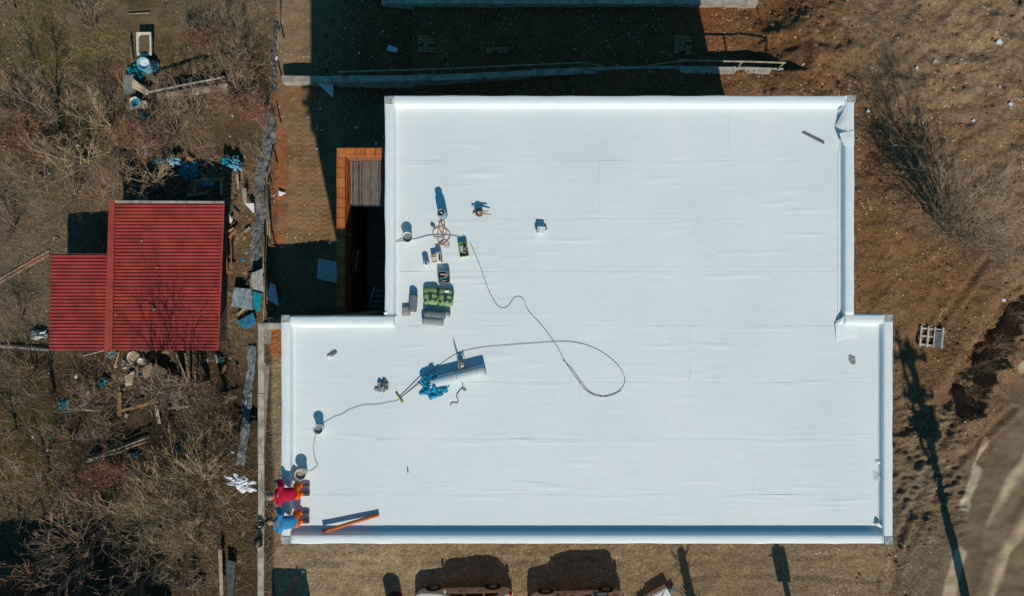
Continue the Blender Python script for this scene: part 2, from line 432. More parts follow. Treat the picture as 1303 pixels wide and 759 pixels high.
paint(blob(50, 320, 90, 60) * gard * .8, (.16, .13, .095), .8)
paint(blob(30, 380, 60, 45) * gard * .8, (.155, .13, .095), .8)
paint(blob(40, 540, 60, 70) * gard * .8, (.075, .06, .02), .3)
paint(blob(60, 620, 90, 50) * gard * .7, (.12, .085, .05))
paint(blob(25, 660, 70, 60) * gard * .7, (.075, .06, .025))
paint(gard * sst(430, 470, V) * .75, (.055, .040, .026), .5); paint(blob(25, 560, 50, 90) * gard * .6, (.085, .07, .02), .2); paint(gard * blob(235, 222, 70, 34) * .8, (.05, .035, .025), .5)  # last patch paints the shed's shadow as darker soil behind it
paint(blob(310, 320, 25, 120) * gard * .8, (.16, .12, .075), .8)
# yard
yard = sst(350, 356, U) * (1 - sst(430, 440, U)) * (1 - sst(410, 420, V))
paint(yard, (.25, .17, .105), .25); paint(yard * sst(.45, .6, n2) * .5, (.20, .13, .08), .5)
paint(yard * (1 - sst(365, 400, U)) * (1 - sst(70, 110, V)), (.26, .20, .14))
paint(np.exp(-((U - 356) / 9) ** 2) * sst(100, 140, V) * (1 - sst(310, 330, V)) * sst(.42, .62, n2) * .85, (.34, .14, .06))
# north strip, soil painted redder to warm the building shadow on it
ns = (1 - sst(120, 140, V)) * sst(430, 470, U) * (1 - sst(930, 960, U))
paint(ns, (.23, .10, .05), 1)
# north-east
ne = sst(900, 960, U) * (1 - sst(400, 520, V))
paint(ne, (.215, .138, .08), 1)
paint(blob(1010, 60, 70, 90) * .8, (.165, .09, .045), 1)
paint(blob(1230, 60, 130, 110, .6) * .9, (.29, .215, .145), .8)
paint(blob(1130, 70, 50, 80, .6) * .7, (.20, .15, .10), .8)
paint(blob(1290, 280, 60, 100, .6) * .8, (.235, .18, .12), .7)
paint(blob(1112, 260, 20, 150, .5) * .7, (.17, .10, .055), 1)
paint(blob(1190, 355, 70, 55, .5) * .9, (.20, .12, .065), .8)
paint(blob(1180, 440, 50, 60, .5) * .8, (.21, .13, .07), .8)
# south and south-east
so = sst(560, 600, V) * sst(346, 352, U)
paint(so, (.285, .205, .125), .9)
paint(blob(450, 725, 120, 40, .5) * sst(346, 352, U), (.33, .25, .16), .9)
paint(blob(900, 730, 200, 40, .6) * .8, (.25, .18, .11), .8)
paint(blob(700, 730, 120, 40, .5) * .7, (.27, .205, .13), 1)
wst = sst(344, 348, U) * (1 - sst(375, 380, U)) * sst(408, 413, V) * (1 - sst(560, 600, V))
paint(wst, (.30, .24, .165), 1)
paint(blob(351, 432, 9, 24, .3, .5), (.42, .16, .06), 1)
se = sst(1130, 1140, U) * sst(520, 600, V)
paint(se, (.19, .14, .09), .9)
# road
rd = dpoly(U, V, [(1440, 400), (1250, 900)])
road = 1 - sst(84, 122, rd + 16 * (n1 - .5) + 10 * (n2 - .5))
paint(road, (.185, .148, .108), .12)
st = np.sin((U * .9 + V * .42) * .055 + 5 * (n1 - .5))
pale = np.zeros(GX.shape)
for pts, w in (([(1350, 540), (1290, 620), (1262, 690)], 16), ([(1320, 640), (1275, 700), (1250, 770)], 13), ([(1243, 598), (1228, 645)], 7),
               ([(1222, 705), (1203, 775)], 9), ([(1255, 560), (1238, 595)], 3), ([(1300, 470), (1340, 420)], 5)):
    dd = dpoly(U, V, pts) + 7 * (fbm(GX, GY, 1.6, 91) - .5); pale = np.maximum(pale, 1 - sst(w * .6, w * 1.1, dd))
paint(pale * sst(1175, 1195, U) * .9, (.50, .42, .31), .05)
dk = 1 - sst(10, 22, dpoly(U, V, [(1330, 590), (1262, 690), (1235, 790)]) + 10 * (n2 - .5))
paint(dk * road * .8, (.135, .105, .075), .05)
paint((1 - sst(4, 12, dpoly(U, V, [(1325, 360), (1240, 470), (1190, 560), (1150, 650)]) + 8 * (n2 - .5))) * .6, (.27, .215, .15), .7)
far = sst(26, 40, np.hypot(GX, GY * 1.5)); paint(far, (.18, .14, .09), .5)
sth = np.clip(so * (1 - far), 0, 1); Cc[..., 0] *= .94 + .07 * road; Cc[..., 2] *= 1 - .07 * road; Cc[..., 1] *= .82 + .07 * np.maximum(road, sth) * (1 - far); Cc[..., 2] *= .68 + .12 * np.maximum(road, sth) * (1 - far)
ny, nx = GX.shape
me = bpy.data.meshes.new('ground')
me.vertices.add(nx * ny); me.vertices.foreach_set('co', np.stack([GX, GY, GZ], -1).reshape(-1).astype(np.float32))
ii = (np.arange(ny - 1)[:, None] * nx + np.arange(nx - 1)[None, :]).reshape(-1)
fa = np.stack([ii, ii + 1, ii + nx + 1, ii + nx], -1)
me.loops.add(fa.size); me.loops.foreach_set('vertex_index', fa.reshape(-1).astype(np.int32))
me.polygons.add(len(fa)); me.polygons.foreach_set('loop_start', np.arange(0, fa.size, 4, dtype=np.int32))
me.update(calc_edges=True)
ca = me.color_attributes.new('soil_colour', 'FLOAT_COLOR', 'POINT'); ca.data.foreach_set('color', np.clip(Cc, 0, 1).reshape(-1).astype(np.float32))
me.polygons.foreach_set('use_smooth', np.ones(len(fa), bool)); me.materials.append(ground_material())
gr = bpy.data.objects.new('ground', me); COL.objects.link(gr); struct(gr)

# ------------------------------------------------------------------ the big building
def pr(px, py): p = P(px, py, ZR); return p.x, p.y
def pp(px, py): p = P(px, py, ZP); return p.x, p.y
XW, YB = pp(358, 692); XE, _ = pp(1136, 692)           # wing outer edges
MX0, MY1 = pp(490, 122); MX1, _ = pp(1087, 122)
YW = pp(0, 403)[1]; YE = pp(0, 401)[1]
OUT = [(XW, YB), (XE, YB), (XE, YE), (MX1, YE), (MX1, MY1), (MX0, MY1), (MX0, YW), (XW, YW)]
PW = 0.27
bld = thing('building', 'L-shaped unfinished flat-roofed building with a bright white membrane roof in the middle of the plot', 'building', (0, 0, 0))
def inset(poly, d):
    out = []; n = len(poly)
    for i in range(n):
        a, b, c = Vector(poly[i - 1]), Vector(poly[i]), Vector(poly[(i + 1) % n])
        d1 = (b - a).normalized(); d2 = (c - b).normalized()
        n1_ = Vector((-d1.y, d1.x)); n2_ = Vector((-d2.y, d2.x))
        out.append(tuple(b + (n1_ + n2_) * d))
    return out
WI = inset(OUT, .10)
m = MB(); m.prism(WI, ZG - .3, ZR - .25); m.build('wall', mat('clay_block_wall', (.40, .15, .06), .95, .3, 3, .01, 20), bld)
for zf in (-.2, 2.75, 5.5, 8.2):
    m = MB(); m.prism(inset(OUT, .085), zf, zf + .25); m.build('floor_slab', CONC2, bld)
m = MB(); m.prism(inset(OUT, .04), ZR - .25, ZR - .012); m.build('roof_slab', CONC2, bld)
# windows on the outer faces (out of sight from straight above)
def face_windows(a, b, rows=(0.9, 3.8, 6.6)):
    a = Vector((*a, 0)); b = Vector((*b, 0)); d = (b - a); Ln = d.length; d.normalize(); nrm = Vector((d.y, -d.x, 0))
    k = max(1, int(Ln / 3.2))
    for i in range(k):
        c = a + d * (Ln * (i + .5) / k)
        for z in rows:
            w = MB().box(c + nrm * (-.085) + Vector((0, 0, z + .7)), (1.25, .06, 1.4), math.atan2(d.y, d.x)).build('window', WHITEP, bld)
            MB().box(c + nrm * (-.045) + Vector((0, 0, z + .7)), (1.1, .03, 1.24), math.atan2(d.y, d.x)).build('pane', GLASS, w)
for i in (0, 1, 3, 4): face_windows(OUT[i], OUT[(i + 1) % 8])

# membrane sheets laid west-east, each lapping the next
seams_px = [134, 207, 281, 348, 417, 489, 561, 632, 684]
SY = [pr(0, s)[1] for s in seams_px]
xi0, xi1 = XW + PW - .01, XE - PW + .01; mi0, mi1 = MX0 + PW - .01, MX1 - PW + .01
joints = {0: [930], 1: [765], 2: [640, 915], 3: [855], 4: [575, 880], 5: [740], 6: [480, 960], 7: [700]}
def sheet(x0, x1, y0, y1, seed, z0=ZR):
    """y0 north edge, y1 south edge; south edge tucks under the next one"""
    nx_ = max(8, int((x1 - x0) / .09)); ny_ = max(6, int((y0 - y1) / .035))
    def fn(u, v):
        x = x0 + u * (x1 - x0); y = y1 + v * (y0 - y1)
        e = y0 - y; w = y - y1
        z = z0 + .001 + (.0025 + .0045 * mn.noise(Vector((x * .55, seed, 1)))) * v ** 3 + .003 * (1 - u) ** 40                       # north edge rides on the neighbour
        nn = mn.noise(Vector((x * .45, seed * 7.1, 0)))
        # crease running just inside each lap
        z += .012 * max(0, mn.noise(Vector((x * .5, y * 1.5, seed)))) * math.exp(-((e - .10 - .05 * nn) / .035) ** 2)
        z += .010 * max(0, mn.noise(Vector((x * .9 + 40, 0, seed * 3)))) * math.exp(-((w - .16) / .03) ** 2)
        # scattered short ripples
        q = mn.noise(Vector((x * .55, y * 5.5, seed * 1.7)))
        g = mn.noise(Vector((x * .35 + 9, y * .9, seed * .3)))
        z += .018 * max(0, q - .30) * 3 * max(0, g + .12)
        edge = min(u * (x1 - x0), (1 - u) * (x1 - x0))
        z += .006 * math.exp(-(edge / .05) ** 2) * max(0, mn.noise(Vector((x, y * 1.3, 5))) + .3)
        ye = y + (.010 * mn.noise(Vector((x * .7, seed, 3))) if (v == 0 or v == 1) else 0)
        return Vector((x, ye, z))
    m = MB(); m.grid(fn, nx_, ny_, True, 0.002); m.build('membrane_sheet', MEM, bld)
sd = 1
for k in range(8):
    y0, y1 = SY[k] + .05, SY[k + 1]
    lo, hi = (mi0, mi1) if k < 4 else (xi0, xi1)
    if k == 0: y0 = MY1 - PW + .01
    if k == 7: y1 = YB + PW - .01
    xs = [lo] + [pr(j, 0)[0] for j in joints[k]] + [hi]
    if k == 3:      # this band crosses the corner where the roof widens; finish the wing part with a strip
        pass
    for a, b in zip(xs[:-1], xs[1:]):
        a, b = (a - .05 if a > lo + .01 else a), (b + .05 if b < hi - .01 else b)
        sheet(a, b, y0, y1, sd, ZR + (.0 if sd % 2 else .001)); sd += 1
yw2 = YW - PW + .01
sheet(xi0, mi0 + .06, yw2, SY[4] + .0, 40, ZR + .001)
sheet(mi1 - .06, xi1, YE - PW + .01, SY[4] + .0, 41, ZR + .001)

# parapets wrapped in membrane: profile swept along each side, outer edge sagging in waves
def parapet(a, b, nrm, seed, ext0=0, ext1=0, lap=.04):
    a = Vector((*a, 0)); b = Vector((*b, 0)); d = b - a; Ln = d.length; d.normalize(); nv = Vector((*nrm, 0))
    n = max(4, int(Ln / .12)); m = MB()
    prof = [(-.012, -.30), (0.0, -.05), (.006, -.012), (.03, 0), (.14, .006), (PW - .03, 0), (PW - .008, -.02), (PW + .004, -.12), (PW + .02, -.19), (PW + .07, -.2125)]
    b0 = len(m.v); K_ = len(prof)
    for i in range(n + 1):
        s = i / n * Ln; p = a + d * s
        wv = mn.noise(Vector((s * .9, seed, 0))) * .028 + mn.noise(Vector((s * 3.1, seed, 2))) * .008
        for j, (q, z) in enumerate(prof):
            off = q + (-(wv + .012) if j < 2 else (-(wv + .01) * .6 if j == 2 else 0))
            zz = z + .006 * mn.noise(Vector((s * 2.2, j * .8, seed)))
            m.v.append(p + nv * off + Vector((0, 0, ZP + zz)))
    for i in range(n):
        for j in range(K_ - 1):
            m.face([b0 + i * K_ + j, b0 + (i + 1) * K_ + j, b0 + (i + 1) * K_ + j + 1, b0 + i * K_ + j + 1], True)
    for i in (0, n): m.face([b0 + i * K_ + j for j in range(K_)])
    m.build('parapet', MEM2, bld)
nr = [(0, 1), (-1, 0), (0, -1), (-1, 0), (0, -1), (1, 0), (0, -1), (1, 0)]
for i in range(8):
    a, b = Vector(OUT[i]), Vector(OUT[(i + 1) % 8]); d = (b - a).normalized()
    ins_a = PW if i in (1, 5, 0, 4, 7, 3) else 0
    a2 = a; b2 = b
    # butt the E-W runs between the N-S runs
    if d.x: 
        a2 = a + d * (0 if i == 2 else PW); b2 = b - d * (0 if i == 6 else PW)
        if i == 2: a2 = a + d * PW; b2 = b + d * PW
        if i == 6: a2 = a - d * PW; b2 = b - d * PW
    parapet(a2, b2, nr[i], i * 3.3 + 1)
# thin inner batten line (joint tape) along the east and west upstands
for (x, y0, y1) in ((MX1 - PW - .10, YE - .3, MY1 - 1.6), (MX0 + PW + .09, YW, MY1 - .3), (XW + PW + .09, YB + .3, YW - .3)):
    MB().grid(lambda u, v: Vector((x - .03 + .06 * u, y0 + (y1 - y0) * v, ZR + .016 + .004 * mn.noise(Vector((v * 20, x, 0))))), 2, 60, True, .004).build('joint_tape', MEM2, bld)
# bare grey corners
for px, py in ((494.5, 128), (363.5, 406), (364, 687.5), (1130.5, 688), (1131, 405.5), (1083, 126)):
    c = P(px, py, ZP); MB().grid(lambda u, v: Vector((c.x - .12 + .24 * u, c.y - .11 + .22 * v, ZP + .02 + .01 * mn.noise(Vector((u * 3 + px, v * 3, 0))))), 6, 6, True, .06).build('corner_patch', GREYM, bld)
# folded flaps at the corners
def fold(pts, h, name='membrane_flap', mt=MEM2, base=ZR):
    q = [P(a, b, base + c) for a, b, c in pts]; m = MB()
    def fn(u, v):
        p = q[0].lerp(q[1], u).lerp(q[3].lerp(q[2], u), v)
        p = p + Vector((0, 0, h * math.sin(math.pi * u) * (.4 + .6 * math.sin(math.pi * v)) + .01 * mn.noise(p * 6))); return p
    m.grid(fn, 10, 10, True, .004); m.build(name, mt, bld)
fold([(1063, 412, .07), (1090, 408, .06), (1092, 431, .02), (1064, 434, .02)], .02)
fold([(1063, 409, .02), (1076, 402, .2), (1078, 411, .1), (1062, 415, .02)], .06)
fold([(1063, 160, .02), (1076, 135, .21), (1082, 168, .235), (1066, 166, .04)], .07)
fold([(1066, 140, .02), (1076, 132, .2), (1074, 142, .12), (1067, 146, .02)], .05)
fold([(1068, 170, .235), (1087, 166, .245), (1087, 186, .24), (1074, 186, .235)], .02)
fold([(372, 412, .02), (379, 411, .05), (380, 424, .02), (376, 416, .02)], .03)
fold([(488, 399, .23), (493, 396, .24), (503, 412, .03), (499, 411, .03)], .05)
fold([(368, 684, .03), (378, 675, .02), (380, 682, .05), (370, 691, .22)], .05)
fold([(1112, 600, .02), (1122, 607, .03), (1121, 612, .12), (1113, 612, .02)], .02)
fold([(1114, 586, .02), (1122, 588, .05), (1122, 591, .05), (1114, 590, .02)], .02)

# ------------------------------------------------------------------ top-floor terrace with clay-block walls
ZT = 8.65; ZF = 7.85
ax0 = P(428, 0, ZT).x; ay1 = P(0, 188, ZT).y; aw = .29
ter = thing('terrace', 'roofless terrace walled in orange clay blocks, plank floor and an added dark void', 'terrace', (ax0, ay1, ZG))
def world_part(m, name, mt, parent): return m.build(name, mt, parent, world=True)
inner_x = MX0 - .12; ys = YW + .06
m = MB(); m.box(((ax0 + aw / 2 + .01), (ay1 + ys) / 2 - .01, (ZG - .3 + ZT - .24) / 2), (aw - .02, ay1 - ys - .03, ZT - .24 - ZG + .3)); world_part(m, 'wall', MORTAR, ter)
m = MB(); m.box(((ax0 + aw + inner_x + 1.4) / 2, ay1 - aw / 2 - .005, (ZG - .3 + ZT - .24) / 2), (inner_x + 1.4 - ax0 - aw, aw - .02, ZT - .24 - ZG + .3)); world_part(m, 'wall', MORTAR, ter)
yo = P(0, 265, ZF).y  # planks stop here; open void added so the shaded end goes dark
m = MB(); m.box(((ax0 + inner_x + 1) / 2, (ay1 + yo) / 2, ZF - .16), (inner_x + 1 - ax0 - .1, ay1 - yo - .1, .2)); world_part(m, 'floor_slab', CONC2, ter)
m = MB(); m.box(((ax0 + inner_x + 1) / 2, (ay1 + ys) / 2, ZF - 2.9), (inner_x + 1 - ax0 - .1, ay1 - ys - .1, .2)); world_part(m, 'lower_floor', CONC2, ter)
bm1 = MB().cbox((0, 0, .117), (.278, .325, .226), None, .006).mesh('brick', [CLAY]); bm2 = MB().cbox((0, 0, .117), (.278, .325, .226), None, .006).mesh('brick', [CLAY2])
def brick(x, y, z, rz, k, me_=None):
    o = bpy.data.objects.new('brick', me_ or random.choice((bm1, bm2))); COL.objects.link(o); o.parent = ter
    o.location = Vector((x + random.uniform(-.006, .006), y, z + random.uniform(-.004, .004))) - ter.location; o.rotation_euler.z = rz + random.uniform(-.015, .015)
nb = int((ay1 - ys) / .335)
for i in range(nb): brick(ax0 + aw / 2, ay1 - .17 - i * .335, ZT - .235, 0, i)
for i in range(9): brick(ax0 + aw + .17 + i * .335, ay1 - aw / 2, ZT - .235, math.pi / 2, i)
# inner facing bricks of the next course down are seen on the inside of the wall
for c in (1, 2, 3, 4):
    for i in range(nb): brick(ax0 + aw / 2 + .01, ay1 - (.33 if c % 2 else .17) - i * .335, ZT - .235 * (c + 1) - .004, 0, i)
# plank floor
x = ax0 + aw + .03; i = 0
BOARDM = [mat('grey_deck_board_%d' % k, c, .85, .4, 3, .006, 20, stretch=(8, 1, 1)) for k, c in enumerate(((.12, .10, .085), (.17, .15, .125), (.085, .07, .06)))]
while x < inner_x + .9:
    w = .10 + random.uniform(-.008, .01)
    m = MB().cbox((x + w / 2, (ay1 - aw + yo) / 2, ZF - .03 + random.uniform(-.006, .008)), (w - .022, ay1 - aw - yo - .02 - random.uniform(0, .06), .035), None, .004)
    world_part(m, 'board', BOARDM[i % 3 if random.random() < .7 else 1], ter); x += w; i += 1
# loose bars hanging over the terrace wall
m = MB(); m.tube([P(452, 345, ZT + .2), P(456, 318, ZT + .02)], .012); m.tube([P(438, 296, ZT + .05), P(448, 300, ZT)], .01)
tag(m.build('steel_bar', STEEL, loc=P(452, 345, ZT - .5), world=True), 'thin steel rods sticking out over the dark void inside the clay-block wall', 'rod')
# ladder
lad = thing('ladder', 'grey metal ladder leaning in the dark south end of the terrace void', 'ladder', P(478, 385, ZF))
p0, p1 = P(466, 398, ZF + .25), P(487, 398, ZF + .3); q0, q1 = P(477, 366, ZF + .9), P(492, 366, ZF + .95)
for a, b in ((p0, q0), (p1, q1)): MB().tube([a, b], .024, 6).build('rail', STEEL, lad, world=True)
for k in range(5):
    t = (k + .3) / 5; MB().tube([p0.lerp(q0, t), p1.lerp(q1, t)], .017, 6).build('rung', STEEL, lad, world=True)

# ------------------------------------------------------------------ retaining walls
rw = thing('retaining_wall', 'long pale concrete retaining wall running beside the white roof between plot and garden', 'wall', (WALL_X0, -1.1, ZG))
yn = P(0, 411, .1).y; y = yn; k = 0
while y > -24:
    h = 3.2; w = WALL_X1 - WALL_X0
    top = .1 + (.02 if k % 2 else 0)
    MB().cbox((WALL_X0 + w / 2 + random.uniform(-.01, .01), y - h / 2, (top + ZG - .4) / 2), (w, h - .012, top - ZG + .4), None, .015).build('wall_section', CONC, rw, world=True)
    y -= h; k += 1
MB().cbox(((WALL_X1 + XW + .2) / 2, yn - .15, (.08 + ZG) / 2), (XW + .2 - WALL_X1 - .004, .29, .08 - ZG), None, .01).build('return_wall', CONC, rw, world=True)
MB().prism([tuple(P(336.4, 415, .05).xy), tuple(P(336.4, 573, .05).xy), tuple(P(346, 415, .05).xy)][::-1], -.3, .05).build('footing', mat('beige_concrete', (.30, .25, .18), .95, .3, 3, .01, 20), rw, world=True)

# long low wall across the north of the plot, with its guard rail
nw = thing('foundation_wall', 'long low concrete foundation wall with guard rail crossing the ground north of the white roof', 'wall', P(358, 97, -3))
def wpt(px, dy=0, dz=0):
    X = (px - 651.5) * .0355
    for _ in range(5):
        wy, wt = wallN(np.array([X])); X = (px - 651.5) * (CH - wt[0]) / F
    wy, wt = wallN(np.array([X])); return Vector((X, wy[0] + dy, wt[0] + dz))
cuts = list(np.linspace(358, 997, 11))
for a, b in zip(cuts[:-1], cuts[1:]):
    A, B = wpt(a + .25), wpt(b - .25); m = MB(); o = random.uniform(-.02, .02); hw = .15 + random.uniform(-.02, .015)
    bb = len(m.v)
    for p in (A, B):
        for dy, dz in ((-hw, -1.4), (hw, -1.4), (hw, -.01), (hw - .02, 0), (-hw + .02, 0), (-hw, -.01)): m.v.append(p + Vector((0, dy + o, dz)))
    for i in range(6): m.face([bb + i, bb + (i + 1) % 6, bb + 6 + (i + 1) % 6, bb + 6 + i])
    m.face([bb + i for i in range(6)][::-1]); m.face([bb + 6 + i for i in range(6)])
    m.build('wall_section', CONC, nw, world=True)
for px in (436, 553, 640, 745, 862, 938, 990):
    A = wpt(px, .1, 0); MB().tube([A, A + Vector((0, .05, .75))], .035, 6).build('post', WOODP, nw, world=True)
rl = [wpt(p, .15, .72) for p in (436, 553, 640, 745)]; MB().tube(rl, .035, 6).build('rail', WOODP, nw, world=True)
rl = [wpt(p, .15, .72) for p in (862, 938, 992)]; MB().tube(rl, .04, 6).build('rail', WOODP, nw, world=True)
MB().tube([wpt(745, .15, .7), wpt(777, .05, .05)], .03, 6).build('fallen_rail', WOODP, nw, world=True)
MB().tube([wpt(815, .1, .1), wpt(862, .15, .7)], .03, 6).build('fallen_rail', WOODP, nw, world=True)
A = wpt(992, .15, 0); MB().tube([A, A + Vector((.0, 0, 2.5))], .022, 6).build('tall_post', WOODD, nw, world=True)
n2w = thing('foundation_wall', 'second concrete foundation wall at the top edge of the ground, mostly in shadow', 'wall', P(485, 2, -2))
for a, b in zip(np.linspace(485, 965, 7)[:-1], np.linspace(485, 965, 7)[1:]):
    A, B = P(a + .3, 1, 0), P(b - .3, 1, 0)
    za, zb = hz(A.x, A.y + .0), hz(B.x, B.y); A, B = P(a + .3, 1, za + .4), P(b - .3, 1, zb + .4)
    m = MB(); bb = len(m.v)
    for p in (A, B):
        for dy, dz in ((-.15, -1.4), (.2, -1.4), (.2, 0), (-.15, 0)): m.v.append(p + Vector((0, dy, dz)))
    for i in range(4): m.face([bb + i, bb + (i + 1) % 4, bb + 4 + (i + 1) % 4, bb + 4 + i])
    m.face([bb + 3, bb + 2, bb + 1, bb]); m.face([bb + 4 + i for i in range(4)])
    m.build('wall_section', CONC, n2w, world=True)

# ------------------------------------------------------------------ shed with the red ribbed roof
ZS = ZG + 2.25
shed = thing('shed', 'garden shed with an L-shaped red ribbed metal roof beside the plot', 'shed', P(170, 350, ZG))
SA = [P(146, 259, ZS), P(285, 259, ZS + .05), P(277, 446, ZS - .15), P(141, 446, ZS - .15)]       # main roof: NW, NE, SE, SW
SB = [P(65, 323, ZS - .18), P(137, 323, ZS - .12), P(134, 446, ZS - .2), P(63, 446, ZS - .25)]
def ribbed(q, ribs, cols, mt):
    for c in range(cols):
        u0, u1 = c / cols, (c + 1) / cols + (.004 if c < cols - 1 else 0)
        m = MB(); rows = []
        prof = [(0, 0), (.30, 0), (.46, .045), (.72, .045), (.88, 0)]
        for r in range(ribs):
            for t, h in prof: rows.append(((r + t) / ribs, h))
        rows.append((1.0, 0))
        for v, h in rows:
            for u in (u0, (u0 + u1) / 2, u1):
                a = q[0].lerp(q[1], u); b = q[3].lerp(q[2], u); p = a.lerp(b, v)
                p = p + Vector((0, 0, h + .006 * (c % 2) + .012 * mn.noise(p * .8))); m.v.append(p)
        for j in range(len(rows) - 1):
            for i in range(2): m.face([j * 3 + i, (j + 1) * 3 + i, (j + 1) * 3 + i + 1, j * 3 + i + 1])
        k = len(m.v); m.v += [p - Vector((0, 0, .03)) for p in m.v[:k]]
        for j in range(len(rows) - 1):
            m.face([j * 3, (j + 1) * 3, k + (j + 1) * 3, k + j * 3]); m.face([j * 3 + 2, k + j * 3 + 2, k + (j + 1) * 3 + 2, (j + 1) * 3 + 2])
        e = (len(rows) - 1) * 3
        for i in range(2): m.face([i, i + 1, k + i + 1, k + i]); m.face([e + i, k + e + i, k + e + i + 1, e + i + 1])
        m.build('roof_sheet', mt, shed, world=True)
ribbed(SA, 43, 4, RED); ribbed(SB, 28, 2, RED)
f1 = [P(138.5, 255, ZS + .1), P(146, 256, ZS + .1), P(142.5, 447, ZS - .05), P(132.5, 447, ZS - .05)]
MB().slab(f1, .05).build('flashing', RED2, shed, world=True)
MB().slab([P(146.5, 255.3, ZS + .07), P(285, 256.2, ZS + .08), P(285, 259.2, ZS + .07), P(146.5, 258.5, ZS + .06)], .12).build('gutter', mat('grey_gutter', (.33, .31, .28), .7, .35, 5), shed, world=True)
MB().slab([P(283.6, 259.5, ZS + .11), P(285.6, 259.5, ZS + .11), P(278.2, 446, ZS - .08), P(276.4, 446, ZS - .08)], .06).build('edge_trim', RED2, shed, world=True)
a, b = SA[0].lerp(SA[2], .5), SB[0].lerp(SB[2], .5)
MB().box((a.x - .12, a.y, ZG + .95), (4.35, 6.2, 2.1), R(-1)).build('wall', mat('shed_plaster', (.13, .11, .085), .9, .3, 3, .01, 12), shed, world=True)
MB().box((b.x + .15, b.y, ZG + .9), (2.6, 4.1, 1.9)).build('wall', MATS['shed_plaster'], shed, world=True)
dr = MB().box((b.x - .6, b.y - 2.08, ZG + .95), (.9, .06, 1.85)).build('door', WOOD, shed, world=True)
for (px, py, s) in ((196, 394, .07), (180, 307, .05), (147, 401, .04), (200, 341, .04)):
    p = P(px, py, ZS + .06); tag(MB().rock((0, 0, 0), s, .5, 6, int(px)).build('stone', STONE, loc=p), 'small pale stone lying on the red shed roof, at about %s' % {196: 'its lower middle', 180: 'its upper left', 147: 'the flashing strip', 200: 'its centre'}[px], 'stone')

# ------------------------------------------------------------------ small builders
def loft(m, rings, smooth=True, cap=True):
    b = len(m.v); n = len(rings[0])
    for r in rings: m.v += [Vector(p) for p in r]
    for i in range(len(rings) - 1):
        for k in range(n):
            k2 = (k + 1) % n; m.face([b + i * n + k, b + i * n + k2, b + (i + 1) * n + k2, b + (i + 1) * n + k], smooth)
    if cap:
        m.face([b + k for k in range(n)][::-1]); m.face([b + (len(rings) - 1) * n + k for k in range(n)])
    return m
def rring(hx, hy, r, z, n=5, cx=0, cy=0):
    out = []
    for qx, qy, a0 in ((1, 1, 0), (-1, 1, 90), (-1, -1, 180), (1, -1, 270)):
        for i in range(n):
            a = R(a0 + 90 * i / (n - 1)); out.append((cx + qx * (hx - r) + r * math.cos(a), cy + qy * (hy - r) + r * math.sin(a), z))
    return out
def pillow(hx, hy, h, seed, amp=.03):
    m = MB(); rg = []
    for hxs, z, r in ((.86, 0, .3), (1.0, .25, .35), (1.0, .6, .4), (.9, .85, .4), (.6, 1.0, .4), (.2, 1.03, .15)):
        rg.append([Vector(p) + Vector((1, 1, .5)) * 0 + Vector(p).normalized() * amp * mn.noise(Vector(p) * 6 + Vector((seed, 0, 0))) for p in rring(hx * hxs, hy * hxs, min(hx, hy) * r * hxs, z * h)])
    return loft(m, rg)
def crumple(rx, ry, h, seed, n=16, th=.006, pts=None, ragged=.25):
    """crumpled sheet: ragged outline, sharp folds"""
    def fn(u, v):
        x, y = 2 * u - 1, 2 * v - 1
        # square to disc keeps quads even
        X = x * math.sqrt(1 - y * y / 2); Y = y * math.sqrt(1 - x * x / 2); a = math.atan2(Y, X)
        q = 1 + ragged * mn.noise(Vector((math.cos(a) * 2, math.sin(a) * 2, seed))) * 2 * math.hypot(X, Y)
        p = Vector((X * q * rx, Y * q * ry, 0))
        s_ = 1.9 / max(rx, ry)
        z = abs(mn.noise(Vector((p.x * s_, p.y * s_, seed)))) + .5 * abs(mn.noise(Vector((p.x * s_ * 2.3, p.y * s_ * 2.3, seed + 3))))
        p.z = h * (.15 + z * 1.6) * (1 - .6 * (math.hypot(X, Y)) ** 2) + th
        return p
    return MB().grid(fn, n, n, False, th)
def spline(pts, per=6):
    out = []; n = len(pts)
    for i in range(n - 1):
        p0, p1, p2, p3 = pts[max(i - 1, 0)], pts[i], pts[i + 1], pts[min(i + 2, n - 1)]
        for k in range(per):
            t = k / per; out.append(.5 * ((2 * p1) + (p2 - p0) * t + (2 * p0 - 5 * p1 + 4 * p2 - p3) * t * t + (3 * p1 - p0 - 3 * p2 + p3) * t ** 3))
    out.append(pts[-1]); return out
def roofp(px, py, dz=0.0): return P(px, py, ZR + .018 + dz)
def cable(pts, r, mt, name, label, cat='cable', zs=None, group=None):
    q = [roofp(a, b, r + (zs[i] if zs else 0)) for i, (a, b) in enumerate(pts)]
    m = MB().tube(spline(q), r, 6); c = q[0].copy(); return tag(m.build(name, mt, loc=c, world=True), label, cat, group)
def bucket(px, py, r, h, label, mt=WHITEP, fill=None, handle=True, rz=0):
    t = thing('bucket', label, 'bucket', roofp(px, py), rz, 'plastic buckets on the white roof')
    MB().lathe([(r * .80, 0), (r * .82, .01), (r * .97, h * .9), (r * 1.06, h * .92), (r * 1.06, h), (r * .96, h), (r * .93, h * .88), (r * .76, .02), (.001, .02)], 28).build('pail', mt, t)
    if fill:
        m = MB().lathe([(r * .9, h * .62), (r * .5, h * .7), (.001, h * .66)], 20)
        for i in range(12):
            a = random.random() * 6.28; q = random.random() * r * .6
            m.rock((q * math.cos(a), q * math.sin(a), h * .7), r * .2, .8, 5, i)
        m.build('contents', fill, t)
    if handle:
        MB().tube([(r * 1.06 * math.cos(a), r * 1.1 * math.sin(a) * .98, h * .95 - .06 * math.sin(a) * 0 + .01) for a in [math.pi * i / 14 for i in range(15)]], .006, 5).build('handle', DGREY, t)
    return t

